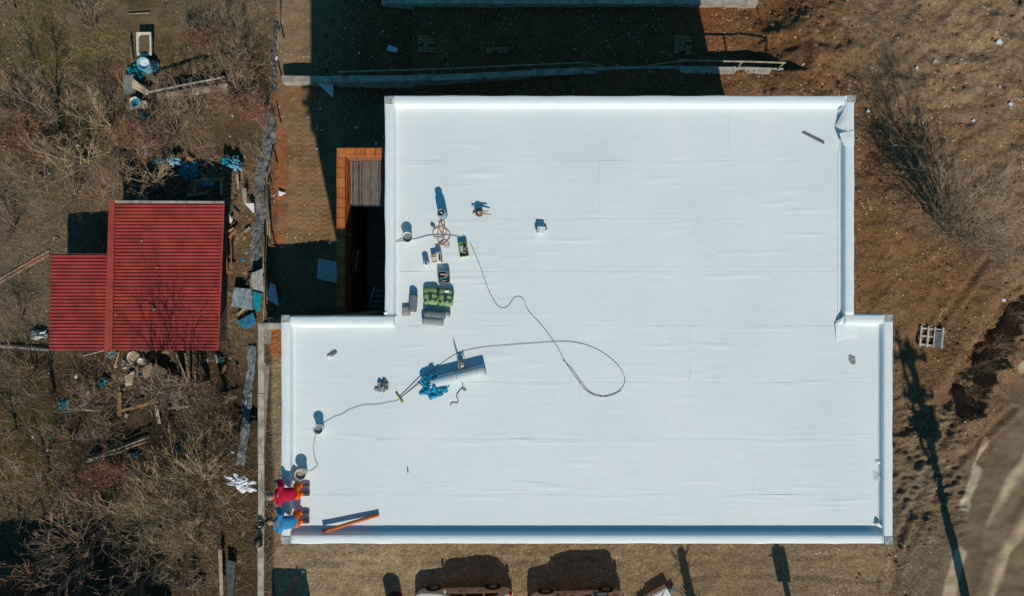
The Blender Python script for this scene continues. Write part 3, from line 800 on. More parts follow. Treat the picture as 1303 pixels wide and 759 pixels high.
# ------------------------------------------------------------------ things lying on the roof
bucket(520, 303, .15, .30, 'open white bucket with wire handle left of the orange hose tangle', WHITEP, MGREY, True, 1.2)
bucket(408, 544.5, .14, .32, 'small white bucket at the lower left where the thin cable ends', WHITEP, MGREY, True, .6)
bucket(386, 601, .165, .34, 'white bucket of rubble standing just above the worker in crimson', CREAM, STONE, False)
cable([(411, 539), (425, 531), (436, 527), (446, 521), (463, 516), (480, 515), (496, 512), (507, 509), (528, 491), (549, 473), (566, 460), (585, 449), (610, 443), (640, 440), (680, 437), (720, 435), (748, 440), (773, 453), (790, 470), (795, 486), (786, 499), (765, 505), (748, 499), (736, 485), (722, 465), (708, 440), (690, 415), (672, 395), (665, 380), (655, 379), (645, 391), (634, 390), (622, 370), (612, 342), (604, 322), (598, 309)], .0056, RUBBER, 'long_cable', 'long thin black cable looping across the middle of the white roof')
cable([(716, 458), (728, 470), (740, 487), (752, 500), (772, 505), (790, 498)], .0065, RUBBER, 'cable_tail', 'short black cable doubled beside the bottom of the large cable loop')
cable([(402, 552), (399, 568), (401, 585), (404, 592), (398, 598), (393, 600)], .006, RUBBER, 'thin_cable', 'thin wavy cable between the lower left bucket and the rubble bucket')
cable([(500, 309), (512, 307), (530, 304), (545, 300), (560, 299), (575, 300), (590, 303)], .008, MGREY, 'grey_cable', 'thin grey cable running through the orange hose tangle')
cable([(492, 311), (506, 306), (516, 303)], .008, MGREY, 'grey_cable', 'short grey cable end crossing the left edge of the white roof')
random.seed(5)
cable([(560, 281), (558, 292), (557, 305), (562, 312), (571, 305), (572, 296), (562, 290), (553, 292), (551, 299), (557, 304), (566, 300), (568, 294), (563, 287), (560, 281), (566, 284), (564, 296), (564, 306), (558, 313), (561, 309), (567, 308), (572, 312), (569, 315), (563, 311), (565, 302), (560, 294), (559, 284)], .012, HOSE, 'orange_hose', 'tangle of thin orange hose on the white roof below the grey gas bottle', 'hose', [.0, .01, .02, .0, .02, .0, .03, .0, .01, .03, .0, .02, .03, .0] + [.02, .04] * 6)
cable([(573, 517), (575, 513), (582, 513), (583, 509), (581, 504), (585, 497), (590, 494), (593, 497), (589, 496), (589, 488)], .010, DGREY, 'hose', 'short curled grey hose lying under the long white roll', 'hose')
# gas bottle, standing
t = thing('gas_bottle', 'tall grey gas bottle with a valve standing at the top of the orange hose', 'gas bottle', roofp(564, 274))
MB().lathe([(.13, 0), (.14, .03), (.14, .46), (.11, .55), (.05, .60), (.045, .62), (.001, .62)], 24).build('body', mat('bottle_paint', (.22, .33, .36), .5, .3, 6), t)
MB().lathe([(.10, .56), (.105, .57), (.105, .69), (.095, .70), (.09, .58)], 20).build('collar', STEEL, t)
MB().tube([(0, 0, .6), (0, 0, .67)], .02, 8).tube([(-.04, 0, .665), (.05, -.02, .665)], .014, 6).build('valve', WHITEP, t)
MB().tube([(0, -.02, .65), (.02, -.12, .55), (-.02, -.2, .15), (-.05, -.25, .02)], .012, 6).build('hose_end', HOSE, t)
# little dark box by the hose
t = thing('connector_box', 'little dark grey connector box left of the orange hose tangle', 'box', roofp(551, 288), R(-35))
MB().cbox((0, 0, .04), (.12, .07, .08), None, .01).build('case', DGREY, t); MB().cbox((.0, 0, .085), (.05, .04, .01), None, .004).build('button', MGREY, t)
# hot-air tool with round fan body and two long arms
t = thing('blower_tool', 'small round power tool with two tan handles pointing right near the roof top', 'tool', roofp(610, 271.5))
MB().lathe([(.001, .02), (.10, .02), (.12, .06), (.12, .20), (.10, .24), (.001, .24)], 20).build('motor', mat('dark_red', (.16, .035, .035), .5, .3, 8), t)
MB().lathe([(.001, .24), (.06, .24), (.05, .28), (.001, .285)], 16).build('cap', TAN, t)
MB().tube([(.05, .02, .25), (.28, .035, .22)], [.028, .018], 8).build('handle', TAN, t); MB().tube([(.05, -.03, .25), (.36, -.07, .20)], [.03, .016], 8).build('handle', TAN, t)
MB().tube([(-.05, 0, .24), (-.17, .02, .22)], .022, 8).tube([(-.17, -.05, .22), (-.17, .07, .22)], .016, 6).build('nozzle', DGREY, t)
MB().tube([(-.14, .06, .02), (-.12, -.06, .02)], .012, 6).build('foot', STEEL, t)
# white box
t = thing('white_box', 'small white cube-shaped box with a thin slot alone in the upper middle of the roof', 'box', roofp(688.5, 293.5), R(-4))
MB().cbox((0, 0, .11), (.24, .20, .22), None, .008).build('carton', FOAM, t)
MB().box((-.07, -.01, .222), (.018, .15, .006)).build('slot', MGREY, t); MB().cbox((.145, .06, .06), (.05, .07, .12), None, .01).build('lid_tab', DGREY, t)
MB().cbox((-.15, .06, .06), (.05, .07, .12), None, .01).build('lid_tab', DGREY, t)
# green tray of tools
t = thing('tool_tray', 'tilted light green tray full of hand tools beside the orange hose tangle', 'tray', roofp(590, 318), R(9))
m = MB().box((0, 0, .02), (.27, .42, .03))
for x, y, sx, sy in ((-.13, 0, .015, .42), (.13, 0, .015, .42), (0, -.205, .245, .015), (0, .205, .245, .015)): m.box((x, y, .09), (sx, sy, .15))
m.build('tray', LGREEN, t)
random.seed(3)
MB().cbox((-.05, .02, .08), (.07, .2, .05), None, .01).build('packet', mat('pale_green', (.5, .62, .5), .6, .2, 5), t)
for i in range(9):
    x, y = random.uniform(.0, .1), random.uniform(-.16, .17); a = random.uniform(0, 3)
    MB().tube([(x - .05 * math.cos(a), y - .05 * math.sin(a), .09), (x + .06 * math.cos(a), y + .06 * math.sin(a), .12 + .01 * i)], [.018, .012], 6).build('tool', random.choice([BLACK, DGREY, TAN, HOSE, STEEL, BLACK]), t)
MB().tube([(.03, .18, .16), (.04, .25, .17), (.09, .22, .17), (.10, .14, .16)], .01, 5).build('tool_strap', BLACK, t)
# boxes
t = thing('carton', 'tan carton with folded flap next to the white tool case', 'carton', roofp(553.5, 329), R(12))
MB().cbox((0, 0, .09), (.18, .24, .18), None, .006).build('box', TAN, t); MB().box((0, -.02, .186), (.15, .1, .008)).build('flap', CREAM, t)
t = thing('tool_case', 'narrow white and black tool case right of the tan carton', 'tool case', roofp(559, 328), R(5))
MB().cbox((0, 0, .12), (.13, .33, .24), None, .02).build('case', WHITEP, t); MB().cbox((.03, 0, .245), (.05, .22, .02), None, .006).build('grip', BLACK, t)
MB().cbox((-.01, .1, .247), (.08, .06, .02), None, .006).build('latch', CREAM, t); MB().cbox((.075, 0, .1), (.02, .3, .18), None, .006).build('side_panel', BLACK, t)
t = thing('canister', 'small white canister with a dark spout left of the tan carton', 'canister', roofp(543, 336))
MB().lathe([(.001, 0), (.09, 0), (.095, .03), (.09, .26), (.05, .30), (.001, .31)], 20).build('body', FOAM, t)
MB().lathe([(.028, .295), (.028, .34), (.001, .345)], 12, (.02, -.02, 0)).build('spout', BLACK, t)
t = thing('tool_crate', 'grey crate with rags and tools just above the green printed packs', 'crate', roofp(565.5, 353), R(2))
m = MB().box((0, 0, .015), (.33, .34, .03))
for x, y, sx, sy in ((-.165, 0, .015, .34), (.165, 0, .015, .34), (0, -.165, .315, .015), (0, .165, .315, .015)): m.box((x, y, .11), (sx, sy, .2))
m.build('crate', MGREY, t); pillow(.12, .07, .06, 4).build('rag', mat('teal_rag', (.08, .22, .22), .9, .4, 8), t).location = (-.02, -.06, .12)
o = crumple(.07, .06, .06, 3, 8).build('crumpled_paper', TAN, t); o.location = (.07, .06, .2)
MB().cbox((-.05, .08, .16), (.16, .1, .05), None, .01).build('packet', BLACK, t); MB().box((-.05, .08, .188), (.10, .025, .003)).build('white_print', WHITEP, t)
MB().tube([(-.12, -.12, .2), (.1, -.1, .21)], .014, 6).build('tool', STEEL, t)
# two green packs with dark print
def print_material():
    m = bpy.data.materials.new('green_black_print'); m.use_nodes = True; n = m.node_tree.nodes; l = m.node_tree.links
    tc = n.new('ShaderNodeTexCoord'); nz = n.new('ShaderNodeTexNoise'); nz.inputs['Scale'].default_value = 7; nz.inputs['Detail'].default_value = 3; l.new(tc.outputs['Object'], nz.inputs[0])
    cr = n.new('ShaderNodeValToRGB'); cr.color_ramp.elements[0].position = .43; cr.color_ramp.elements[0].color = (.012, .04, .03, 1)
    cr.color_ramp.elements[1].position = .46; cr.color_ramp.elements[1].color = (.22, .34, .13, 1)
    l.new(nz.outputs[0], cr.inputs[0]); l.new(cr.outputs[0], n['Principled BSDF'].inputs['Base Color']); n['Principled BSDF'].inputs['Roughness'].default_value = .6; return m
PRT = print_material()
pillow(.205, .27, .19, 1, .02)
for (px, py, lab, s) in ((549, 377, 'left one of two green packs with black print on the roof', 1), (568, 378.5, 'right one of two green packs with black print, a white label at its top', 2)):
    t = thing('green_pack', lab, 'bag', roofp(px, py), R(-2 * s), 'green printed packs')
    o = pillow(.225, .27, .19, s, .02).build('pack', PRT, t)
    if s == 2: MB().box((.02, .17, .19), (.12, .07, .012), Matrix.Rotation(R(12), 3, 'X')).build('white_label', WHITEP, t)
    MB().cbox((0, -.262, .08), (.3, .012, .05), None, .004).build('seam', DGREEN, t)
# rolls of grey roofing felt
def roll(name, px, py, ln, r, ang, label, mt, group='grey felt rolls on the roof', wrapcol=None):
    t = thing(name, label, 'roll', roofp(px, py), ang, group)
    m = MB(); N = 26; rings = []
    for i in range(9):
        x = -ln / 2 + ln * i / 8
        rings.append([Vector((x, r * (1 + .03 * mn.noise(Vector((x * 4, k * .5, px)))) * math.cos(2 * math.pi * k / N), r + r * (1 + .0 * k) * math.sin(2 * math.pi * k / N))) for k in range(N)])
    loft(m, rings); m.build('roll', mt, t)
    for s in (-1, 1):
        m = MB(); sp = [Vector((s * (ln / 2 + .004), (.02 + (r * .95 - .02) * q / 40) * math.cos(q * .7), r + (.02 + (r * .95 - .02) * q / 40) * math.sin(q * .7))) for q in range(41)]
        m.tube(sp, .005, 4); m.build('spiral_edge', DGREY, t)
    return t
roll('felt_roll', 554, 400, .62, .13, R(-5), 'upper slate grey felt roll directly under the green packs', SLATE)
roll('felt_roll', 551.5, 408.5, .60, .125, R(-4), 'lowest slate grey felt roll of the pair under the green packs', mat('light_slate', (.27, .29, .29), .8, .15, 8))
roll('felt_roll', 569.5, 399, .16, .09, R(-12), 'very short felt roll offcut at the right end of the upper grey roll', MGREY)
roll('felt_roll', 526.5, 385.5, .52, .12, R(86), 'slate grey felt roll lying upright in the picture left of the green packs', SLATE)
t = thing('paper_sack', 'small crumpled tan sack touching the foot of the left felt roll', 'sack', roofp(517, 396.5)); pillow(.12, .14, .12, 9, .03).build('sack', mat('stone_paper', (.33, .31, .27), .9, .3, 8), t)
MB().tube([(-.09, .12, .1), (.09, .13, .1)], .012, 6).build('tied_neck', TAN, t)
# big membrane roll with torn blue wrapping
ang = R(14)
t = roll('membrane_roll', 582, 479, 1.74, .17, ang, 'long off-white membrane roll with torn blue wrapping at its left end', mat('roll_white', (.56, .60, .60), .6, .1, 5), None)
cr = crumple(.34, .36, .26, 12, 20, .006, ragged=.3).build('torn_wrapping', mat('strong_blue_film', (.015, .27, .46), .35, .3, 6), t); cr.location = (-.80, -.10, .16)
cr = crumple(.26, .22, .22, 5, 14, .006, ragged=.4).build('torn_wrapping', mat('blue_film', (.02, .32, .50), .3, .3, 6), t); cr.location = (-.55, -.22, .06)
cr = crumple(.16, .14, .14, 25, 10, .006, ragged=.4).build('torn_wrapping', MATS['blue_film'], t); cr.location = (-1.0, .16, .12)
MB().lathe([(.196, -.02), (.20, 0), (.196, .02)], 26).build('tape_band', WHITEP, t).rotation_euler = (0, R(90), 0); t.children[-1].location = (.05, 0, .19)
# little stand with cans and a rod behind the roll
t = thing('tool_stand', 'small metal stand holding cans and cloths just above the long membrane roll', 'stand', roofp(587, 462))
for x in (-.07, .09):
    MB().tube([(x, -.16, 0), (x, -.1, .26), (x, .1, .26), (x, .16, 0)], .012, 6).build('leg', STEEL, t)
MB().tube([(-.07, 0, .26), (.09, 0, .26)], .012, 6).build('crossbar', STEEL, t)
MB().lathe([(.001, 0), (.045, 0), (.045, .2), (.001, .2)], 14, (.0, .05, .02)).build('can', HOSE, t)
MB().lathe([(.001, 0), (.035, 0), (.035, .22), (.001, .22)], 14, (.04, -.07, .02)).build('can', WHITEP, t)
crumple(.06, .06, .05, 3, 8).build('cloth', TAN, t).location = (-.02, -.1, .2)
MB().cbox((.12, -.12, .06), (.05, .05, .12), None, .01).build('yellow_cup', YELLOW, t)
a_, b_ = roofp(577, 433, .03), roofp(584, 462, .25)
tag(MB().tube([a_, b_], .012, 6).build('steel_rod', STEEL, loc=a_, world=True), 'thin steel rod leaning against the small tool stand', 'rod')
# yellow squeegee on a long brown pole
t = thing('squeegee', 'yellow-headed squeegee with a long thin brown pole by the blue wrapping', 'squeegee', roofp(508.5, 507))
a_, b_ = roofp(508.5, 507, .03), roofp(553, 473, .22)
MB().tube([a_, b_], .014, 6).build('pole', BROWNROD, t, world=True)
MB().cbox((0, 0, .035), (.34, .05, .06), R(-55), .01).build('head', YELLOW, t)
# shoes / gloves / rags
t = thing('work_glove', 'single small grey work glove at the upper left of the roof wing', 'glove', roofp(423, 451.5), R(38))
pillow(.07, .045, .05, 3, .015).build('palm', mat('dirty_grey_cloth', (.25, .25, .23), .9, .5, 12), t)
for i in range(4): MB().tube([(.06, -.03 + .02 * i, .02), (.12, -.04 + .026 * i, .035), (.16 - .01 * abs(i - 1), -.045 + .03 * i, .015)], [.013, .012, .009], 6).build('finger', MATS['dirty_grey_cloth'], t)
MB().tube([(-.02, .04, .02), (.03, .09, .04)], [.014, .01], 6).build('thumb', MATS['dirty_grey_cloth'], t); pillow(.06, .05, .07, 7).build('cuff', WHITEP, t).location = (-.11, 0, 0)
t = thing('rag_bundle', 'crumpled bundle of grey and white rags left of the squeegee', 'rags', roofp(488, 491), R(20))
crumple(.17, .16, .16, 8, 16, .006, ragged=.4).build('rag', mat('dusty_rag', (.36, .36, .33), .95, .6, 9), t)
o = crumple(.12, .08, .10, 18, 12, .006, ragged=.4).build('rag', MATS['dusty_rag'], t); o.location = (-.15, -.06, 0)
o = crumple(.09, .07, .14, 28, 10, .006, ragged=.4).build('dark_rag', DGREY, t); o.location = (.03, .03, .03)
# membrane offcuts and marks
t = MB().slab([roofp(1020, 169, .01), roofp(1024, 167.5, .01), roofp(1049, 180, .02), roofp(1049, 184, .02)], .012).build('slate_strip', SLATE, loc=roofp(1035, 175), world=True)
tag(t, 'dark grey strip of roofing felt at the upper right of the roof', 'strip')
p = roofp(1084, 458.5); tag(MB().prism([(-.09, .12), (-.02, .15), (.02, .11), (.10, .09), (.09, -.02), (.12, -.07), (.05, -.15), (-.04, -.11), (-.08, -.02)], 0, .01).build('felt_scrap', mat('felt_scrap', (.30, .31, .28), .9, .5, 14), loc=p), 'ragged grey felt scrap near the right edge of the roof', 'scrap')
p = roofp(519, 599); tag(MB().box((0, 0, .012), (.03, .13, .02), R(4)).build('screw_strip', BLACK, loc=p), 'tiny black strip lying alone in the lower left of the roof', 'strip')
p = roofp(1116, 668); t = thing('membrane_tuck', 'small upright fold of membrane in the lower right roof corner', 'membrane fold', p)
MB().slab([(-.10, .02, .02), (.10, -.10, .02), (.08, -.02, .16), (-.02, .08, .16)], .012).build('fold', MEM2, t); MB().slab([(-.1, .03, .0), (.06, .09, .0), (.08, .0, .16), (-.02, .08, .15)], .012).build('fold', MEM2, t)
# orange-and-grey pole lying over the south upstand
a_, b_ = P(411, 677, ZR + .20), roofp(482, 655, .05); t = thing('orange_tube', 'orange and grey plastic tube leaning over the lower roof parapet', 'pipe', a_)
MB().tube([a_, b_], .055, 12).build('tube', mat('orange_pipe', (.62, .14, .03), .5, .1, 5), t, world=True)
u_ = (b_ - a_).normalized(); MB().tube([a_ - u_ * .02, a_ + u_ * .1], .062, 12).build('end_sleeve', mat('dull_red', (.28, .05, .04), .6, .2, 5), t, world=True)
# ------------------------------------------------------------------ people
def skinned(name, nodes, edges, radii, labels, mats_, parent, sub=2):
    me = bpy.data.meshes.new(name); me.from_pydata([tuple(v) for v in nodes], edges, [])
    o = bpy.data.objects.new(name, me); COL.objects.link(o)
    md = o.modifiers.new('skin', 'SKIN'); md.use_smooth_shade = True; md.branch_smoothing = .6
    lay = me.skin_vertices[0].data if me.skin_vertices else None
    if lay is None:
        me.skin_vertices.new() if hasattr(me.skin_vertices, 'new') else None; lay = me.skin_vertices[0].data
    for i, r in enumerate(radii):
        lay[i].radius = (r, r) if not isinstance(r, tuple) else r
    lay[0].use_root = True
    sb = o.modifiers.new('sub', 'SUBSURF'); sb.levels = sub; sb.render_levels = sub
    dg = bpy.context.evaluated_depsgraph_get(); ev = o.evaluated_get(dg)
    m2 = bpy.data.meshes.new_from_object(ev); m2.materials.clear()
    for m_ in mats_: m2.materials.append(m_)
    segs = [(Vector(nodes[a]), Vector(nodes[b]), labels[b]) for a, b in edges]
    for p in m2.polygons:
        c = p.center; best = 1e9; lb = 0
        for a, b, q in segs:
            d = b - a; t_ = max(0, min(1, (c - a).dot(d) / max(d.dot(d), 1e-9))); dd = (c - a - d * t_).length
            if dd < best: best = dd; lb = q
        p.material_index = lb; p.use_smooth = True
    COL.objects.unlink(o); bpy.data.objects.remove(o)
    n = bpy.data.objects.new(name, m2); COL.objects.link(n); n.parent = parent; return n
def hand(nodes, edges, rad, lab, root, wrist, d, up, lb):
    """palm plus five bent fingers; d: direction of the hand, up: back of hand"""
    d = d.normalized(); s = d.cross(up).normalized(); b = len(nodes)
    nodes.append(wrist + d * .05); rad.append((.035, .02)); lab.append(lb); edges.append((root, b))
    for i, (off, ln) in enumerate(((-.03, .055), (-.010, .07), (.012, .078), (.032, .070))):
        k = len(nodes); base = wrist + d * .088 + s * off
        for j, (q, dz) in enumerate(((0, 0), (.5, .004), (1.0, -.022))):
            nodes.append(base + d * ln * q + up * dz); rad.append(.010 if j < 2 else .008); lab.append(lb)
            edges.append((b if j == 0 else k + j - 1, k + j))
    k = len(nodes)
    for j, v in enumerate((s * .038 + d * .03, s * .062 + d * .055 - up * .01)):
        nodes.append(wrist + v); rad.append(.011); lab.append(lb); edges.append((b if j == 0 else k, k + j))
def person(label, loc, top, coverm, variant, headm, hatname):
    t = thing('person', label, 'person', loc, 0, 'workers at the roof edge'); t.scale = (1.08, 1.28, 1.12)
    # kneeling on the roof, trunk leaning west over the parapet; +x = feet, -x = head
    q = variant
    N = [Vector((.17, 0, .36)),                                   # 0 pelvis
         Vector((.02, 0, .45)), Vector((-.13, .0, .52)), Vector((-.27, .0, .54)), Vector((-.36, -.01, .56)), Vector((-.45, -.04 * q, .55)),   # 1 waist 2 chest 3 upper chest 4 neck 5 skull base
         Vector((-.24, .17, .52)), Vector((-.30, .27, .38)), Vector((-.42, .24, .24)),     # 6-8 far (north) arm
         Vector((-.24, -.17, .52)), Vector((-.33, -.24, .40)), Vector((-.45, -.15, .26)),    # 9-11 near arm
         Vector((.16, .09, .34)), Vector((.02, .12, .09)), Vector((.16, .11, .08)), Vector((.24, .10, .09)),    # 12-15 leg
         Vector((.16, -.09, .34)), Vector((.04, -.12, .09)), Vector((.18, -.09, .08)), Vector((.27, -.07, .09))]   # 16-19
    E = [(0, 1), (1, 2), (2, 3), (3, 4), (4, 5), (3, 6), (6, 7), (7, 8), (3, 9), (9, 10), (10, 11), (0, 12), (12, 13), (13, 14), (14, 15), (0, 16), (16, 17), (17, 18), (18, 19)]
    Rr = [(.19, .16), (.19, .16), (.215, .165), (.18, .13), .062, .062, .10, .075, .05, .10, .075, .05, .115, .085, .068, .05, .115, .085, .068, .05]
    Lb = [1, 0, 0, 0, 2, 2, 0, 0, 0, 0, 0, 0, 1, 1, 1, 1, 1, 1, 1, 1]
    hand(N, E, Rr, Lb, 8, N[8], Vector((-.7, -.1, -.35)), Vector((-.3, 0, .9)).normalized(), 2)
    hand(N, E, Rr, Lb, 11, N[11], Vector((-.7, .25, -.3)), Vector((-.3, 0, .9)).normalized(), 2)
    body = skinned('body', N, E, Rr, Lb, [top, ORANGEJ, SKIN], t)
    # head with face turned down towards the parapet
    hd = MB(); hc = Vector((-.53, -.05 * q, .53)); Mh = Matrix.Rotation(R(-105), 3, 'Y')
    rings = []
    for i in range(13):
        ph = -math.pi / 2 + math.pi * i / 12; z = .118 * math.sin(ph); r = .082 * math.cos(ph) ** .8 if abs(math.cos(ph)) > 1e-6 else .001
        ring = []
        for k in range(18):
            a = 2 * math.pi * k / 18; x = math.cos(a) * r * 1.15; y = math.sin(a) * r
            if x > 0 and z < 0: x *= 1 - .15 * (-z / .118); y *= 1 - .2 * (-z / .118)
            if abs(y) < .018 and x > .06 and -.03 < z < .02: x += .022      # nose
            ring.append(hc + Mh @ Vector((x, y, z)))
        rings.append(ring)
    loft(hd, rings); ho = hd.build('head', SKIN, t)
    for s in (-1, 1):
        MB().rock(hc + Mh @ Vector((.085, s * .03, .012)), .011, 1, 6, 1).build('eye', BLACK, ho)
        MB().rock(hc + Mh @ Vector((-.005, s * .084, -.01)), .024, 1, 6, 2).build('ear', SKIN, ho)
    MB().box(hc + Mh @ Vector((.083, 0, -.05)), (.006, .04, .008), Mh).build('mouth', mat('lips', (.3, .08, .07), .6, .1, 5), ho)
    cap = MB(); rings = []
    for i in range(7):
        ph = R(-8) + R(98) * i / 6; z = .13 * math.sin(ph); r = .095 * math.cos(ph) + .002
        rings.append([hc + Mh @ (Vector((math.cos(2 * math.pi * k / 18) * r * 1.12 - .012, math.sin(2 * math.pi * k / 18) * r, z)) * (1 + .05 * mn.noise(Vector((k, i, 0))))) for k in range(18)])
    loft(cap, rings); cap.build(hatname, headm, t)
    if hatname == 'cap': MB().box(hc + Mh @ Vector((.115, 0, .03)), (.07, .11, .008), Mh).build('cap_peak', headm, t)
    for s in (-1, 1):
        b = MB(); rg = []
        for x, hy, hz_ in ((.22, .045, .045), (.28, .05, .05), (.35, .05, .038), (.41, .038, .026)):
            rg.append([Vector((x, s * .095 + hy * math.cos(2 * math.pi * k / 12), .06 + hz_ * math.sin(2 * math.pi * k / 12))) for k in range(12)])
        loft(b, rg); b.build('boot', coverm, t)
    # jacket hem and collar
    MB().lathe([(.150, -.03), (.162, 0), (.150, .03)], 20, (0, 0, 0), 1, .95).build('jacket_hem', top, t)
    h = t.children[-1]; h.rotation_euler = (0, R(-62), 0); h.location = (.07, 0, .42)
    MB().lathe([(.066, -.02), (.075, 0), (.066, .025)], 16).build('collar', top, t)
    h = t.children[-1]; h.rotation_euler = (0, R(-82), 0); h.location = (-.345, -.005, .56)
    return t
person('worker in a crimson jacket and orange trousers kneeling over the left roof parapet', roofp(376, 623), REDJ, BOOT, 1, CAPG, 'cap')
person('worker in a bright blue jacket and orange trousers kneeling at the lower left roof corner', roofp(375.5, 658), BLUEJ, BOOT, -.6, HAIR, 'hair')

# ------------------------------------------------------------------ garden fence and tarpaulins between garden and yard
def gP(px, py, dz=0.0, z0=None):
    """point at height dz above the ground that shows at photo pixel px, py"""
    z = (ZG if px < 352 else 0.0)
    for _ in range(10):
        p = P(px, py, z + dz); z = .4 * z + .6 * hz(p.x, p.y)
    return P(px, py, z + dz)
def strip(pts, w, name, mt, label, cat, hgt=.15, seed=0, n=50, tilt=0.0):
    """a long crumpled strip following pixel points"""
    q = spline([gP(a, b, .05) for a, b in pts], 8); c = q[0].copy(); m = MB(); M_ = len(q) - 1
    def fn(u, v):
        f = v * M_; i = min(int(f), M_ - 1); p = q[i].lerp(q[i + 1], f - i); d = (q[i + 1] - q[i]).normalized(); s_ = Vector((d.y, -d.x, 0))
        ww = w * (1 + .45 * mn.noise(Vector((v * 9, seed, 0)))); x = (u - .5) * ww
        k = Vector((v * M_ * .35, u * 3, seed))
        return p + s_ * x + Vector((0, 0, .03 + hgt * abs(mn.noise(k)) * 2 + tilt * u + .035 * abs(mn.noise(Vector((v * M_ * 1.1, u * .8, seed)))) ))
    m.grid(fn, 6, n, False, .008); return tag(m.build(name, mt, loc=c, world=True), label, cat)
strip([(352, 30), (351, 55), (348, 80), (350, 100), (349, 118)], .22, 'tarpaulin_strip', GREYT, 'narrow grey tarpaulin strip snagged along the top of the garden fence', 'tarpaulin', .2, 1)
strip([(338, 136), (343, 155), (342, 180), (337, 205), (332, 235), (334, 262), (330, 290), (327, 320), (329, 350), (330, 372)], .60, 'tarpaulin_strip', GREYT, 'long rumpled grey tarpaulin strip lying between red shed and yard', 'tarpaulin', .10, 2, 90)
strip([(321, 440), (320, 470), (316, 500), (314, 530), (311, 560), (306, 592)], .42, 'plastic_sheet', mat('shade_dark_sheet', (.17, .205, .22), .6, .4, 5, .02, 9), 'pale plastic sheet strip by the concrete wall, wall shade put into its colour', 'plastic sheet', .10, 3, 60)  # sheet coloured darker in place of the wall's shade
gf = thing('garden_fence', 'broken wooden rail fence on leaning posts between garden and dug-up yard', 'fence', gP(345, 205))
rail_mat = mat('dull_rail_wood', (.30, .22, .14), .9, .35, 4)
for (a, b, c, d, z0, z1) in ((345, 203, 338, 232, .7, .8), (338, 230, 344, 312, .8, .6), (336, 236, 341, 300, .5, .9), (334, 300, 335, 352, .9, .8), (338, 318, 335, 410, .9, .9), (357, 0, 353, 62, .5, .5)):
    MB().tube([gP(a, b, z0), gP((a + c) / 2 + .6, (b + d) / 2, (z0 + z1) / 2 - .03), gP(c, d, z1)], [.036, .038, .03], 6).build('rail', rail_mat, gf, world=True)
for (a, b) in ((345, 203), (338, 232), (343, 312), (335, 352), (335, 408), (354, 40), (352, 95), (350, 150)):
    p = gP(a, b, .85); z = hz(p.x, p.y); MB().tube([Vector((p.x + .05, p.y - .03, z - .1)), p + Vector((0, 0, .12))], [.045, .035], 6).build('post', WOOD, gf, world=True)

def board(q, dz, th, name, mt, label, cat='board', group=None):
    pts = [gP(a, b, d) for (a, b), d in zip(q, dz)]; c = pts[0].copy()
    return tag(MB().slab(pts, th).build(name, mt, loc=c, world=True), label, cat, group)
FS = FOAM
board([(398, 101), (424, 100), (424, 123), (423, 124)], (.6, .6, .4, .35), .03, 'foam_board', FS, 'big triangular white foam offcut in the shade below the long wall', 'foam board')
board([(405, 329), (430, 334), (430, 361), (403, 355)], (.1, .16, .12, .08), .05, 'foam_board', mat('dirty_foam', (.58, .58, .54), .9, .35, 14), 'large dirty white foam board in the shade beside the clay-block terrace', 'foam board')
board([(494, 57), (506, 61), (505, 67), (492, 64)], (.1, .14, .12, .08), .05, 'foam_board', FS, 'small white foam board in the shade north of the long wall', 'foam board')
board([(344, 360), (350, 363), (355, 390), (339, 381)], (.5, .6, .1, .2), .02, 'foam_board', FS, 'pointed white board leaning on the fence in the shaded yard', 'foam board')
board([(340, 404), (347, 404), (354, 411), (338, 412)], (.2, .2, .15, .2), .02, 'foam_board', FS, 'small pale board at the end of the concrete retaining wall', 'foam board')
board([(311, 259), (323, 259), (323.5, 271), (322, 271)], (.5, .55, .4, .4), .02, 'foam_board', FS, 'white triangular offcut at the right upper corner of the red shed', 'foam board')
board([(290, 270), (296, 281), (293, 285), (289, 276)], (.4, .4, .35, .3), .02, 'foam_board', FS, 'narrow white offcut tucked beside the right edge of the red shed', 'foam board')
board([(354, 243), (364, 246), (357, 250), (355, 250)], (.2, .15, .12, .15), .02, 'foam_board', FS, 'white triangular scrap at the left edge of the track-marked yard', 'foam board')
board([(320, 348), (334, 342), (336, 372), (318, 367)], (.7, .8, .5, .3), .02, 'scrap_sheet', mat('grey_sheet_panel', (.30, .31, .30), .7, .4, 8, .01, 20), 'weathered grey panel leaning on the fence right of the red shed', 'panel')
board([(298, 366), (319, 368), (322, 395), (294, 390)], (.5, .5, .3, .3), .02, 'scrap_sheet', mat('blue_grey_panel', (.20, .27, .31), .7, .5, 5, .01, 20), 'mottled blue-grey sheet beside the lower right edge of the red shed', 'panel')
board([(320, 370), (334, 374), (330, 398), (321, 392)], (.2, .3, .1, .1), .02, 'scrap_sheet', BLUE, 'blue sheet lying under the fence near the concrete wall', 'panel')
board([(300, 410), (322, 398), (326, 412), (312, 420)], (.2, .3, .3, .15), .02, 'scrap_sheet', mat('deep_blue_sheet', (.02, .16, .28), .6, .4, 5), 'dark blue pointed sheet left of the end of the retaining wall', 'panel')
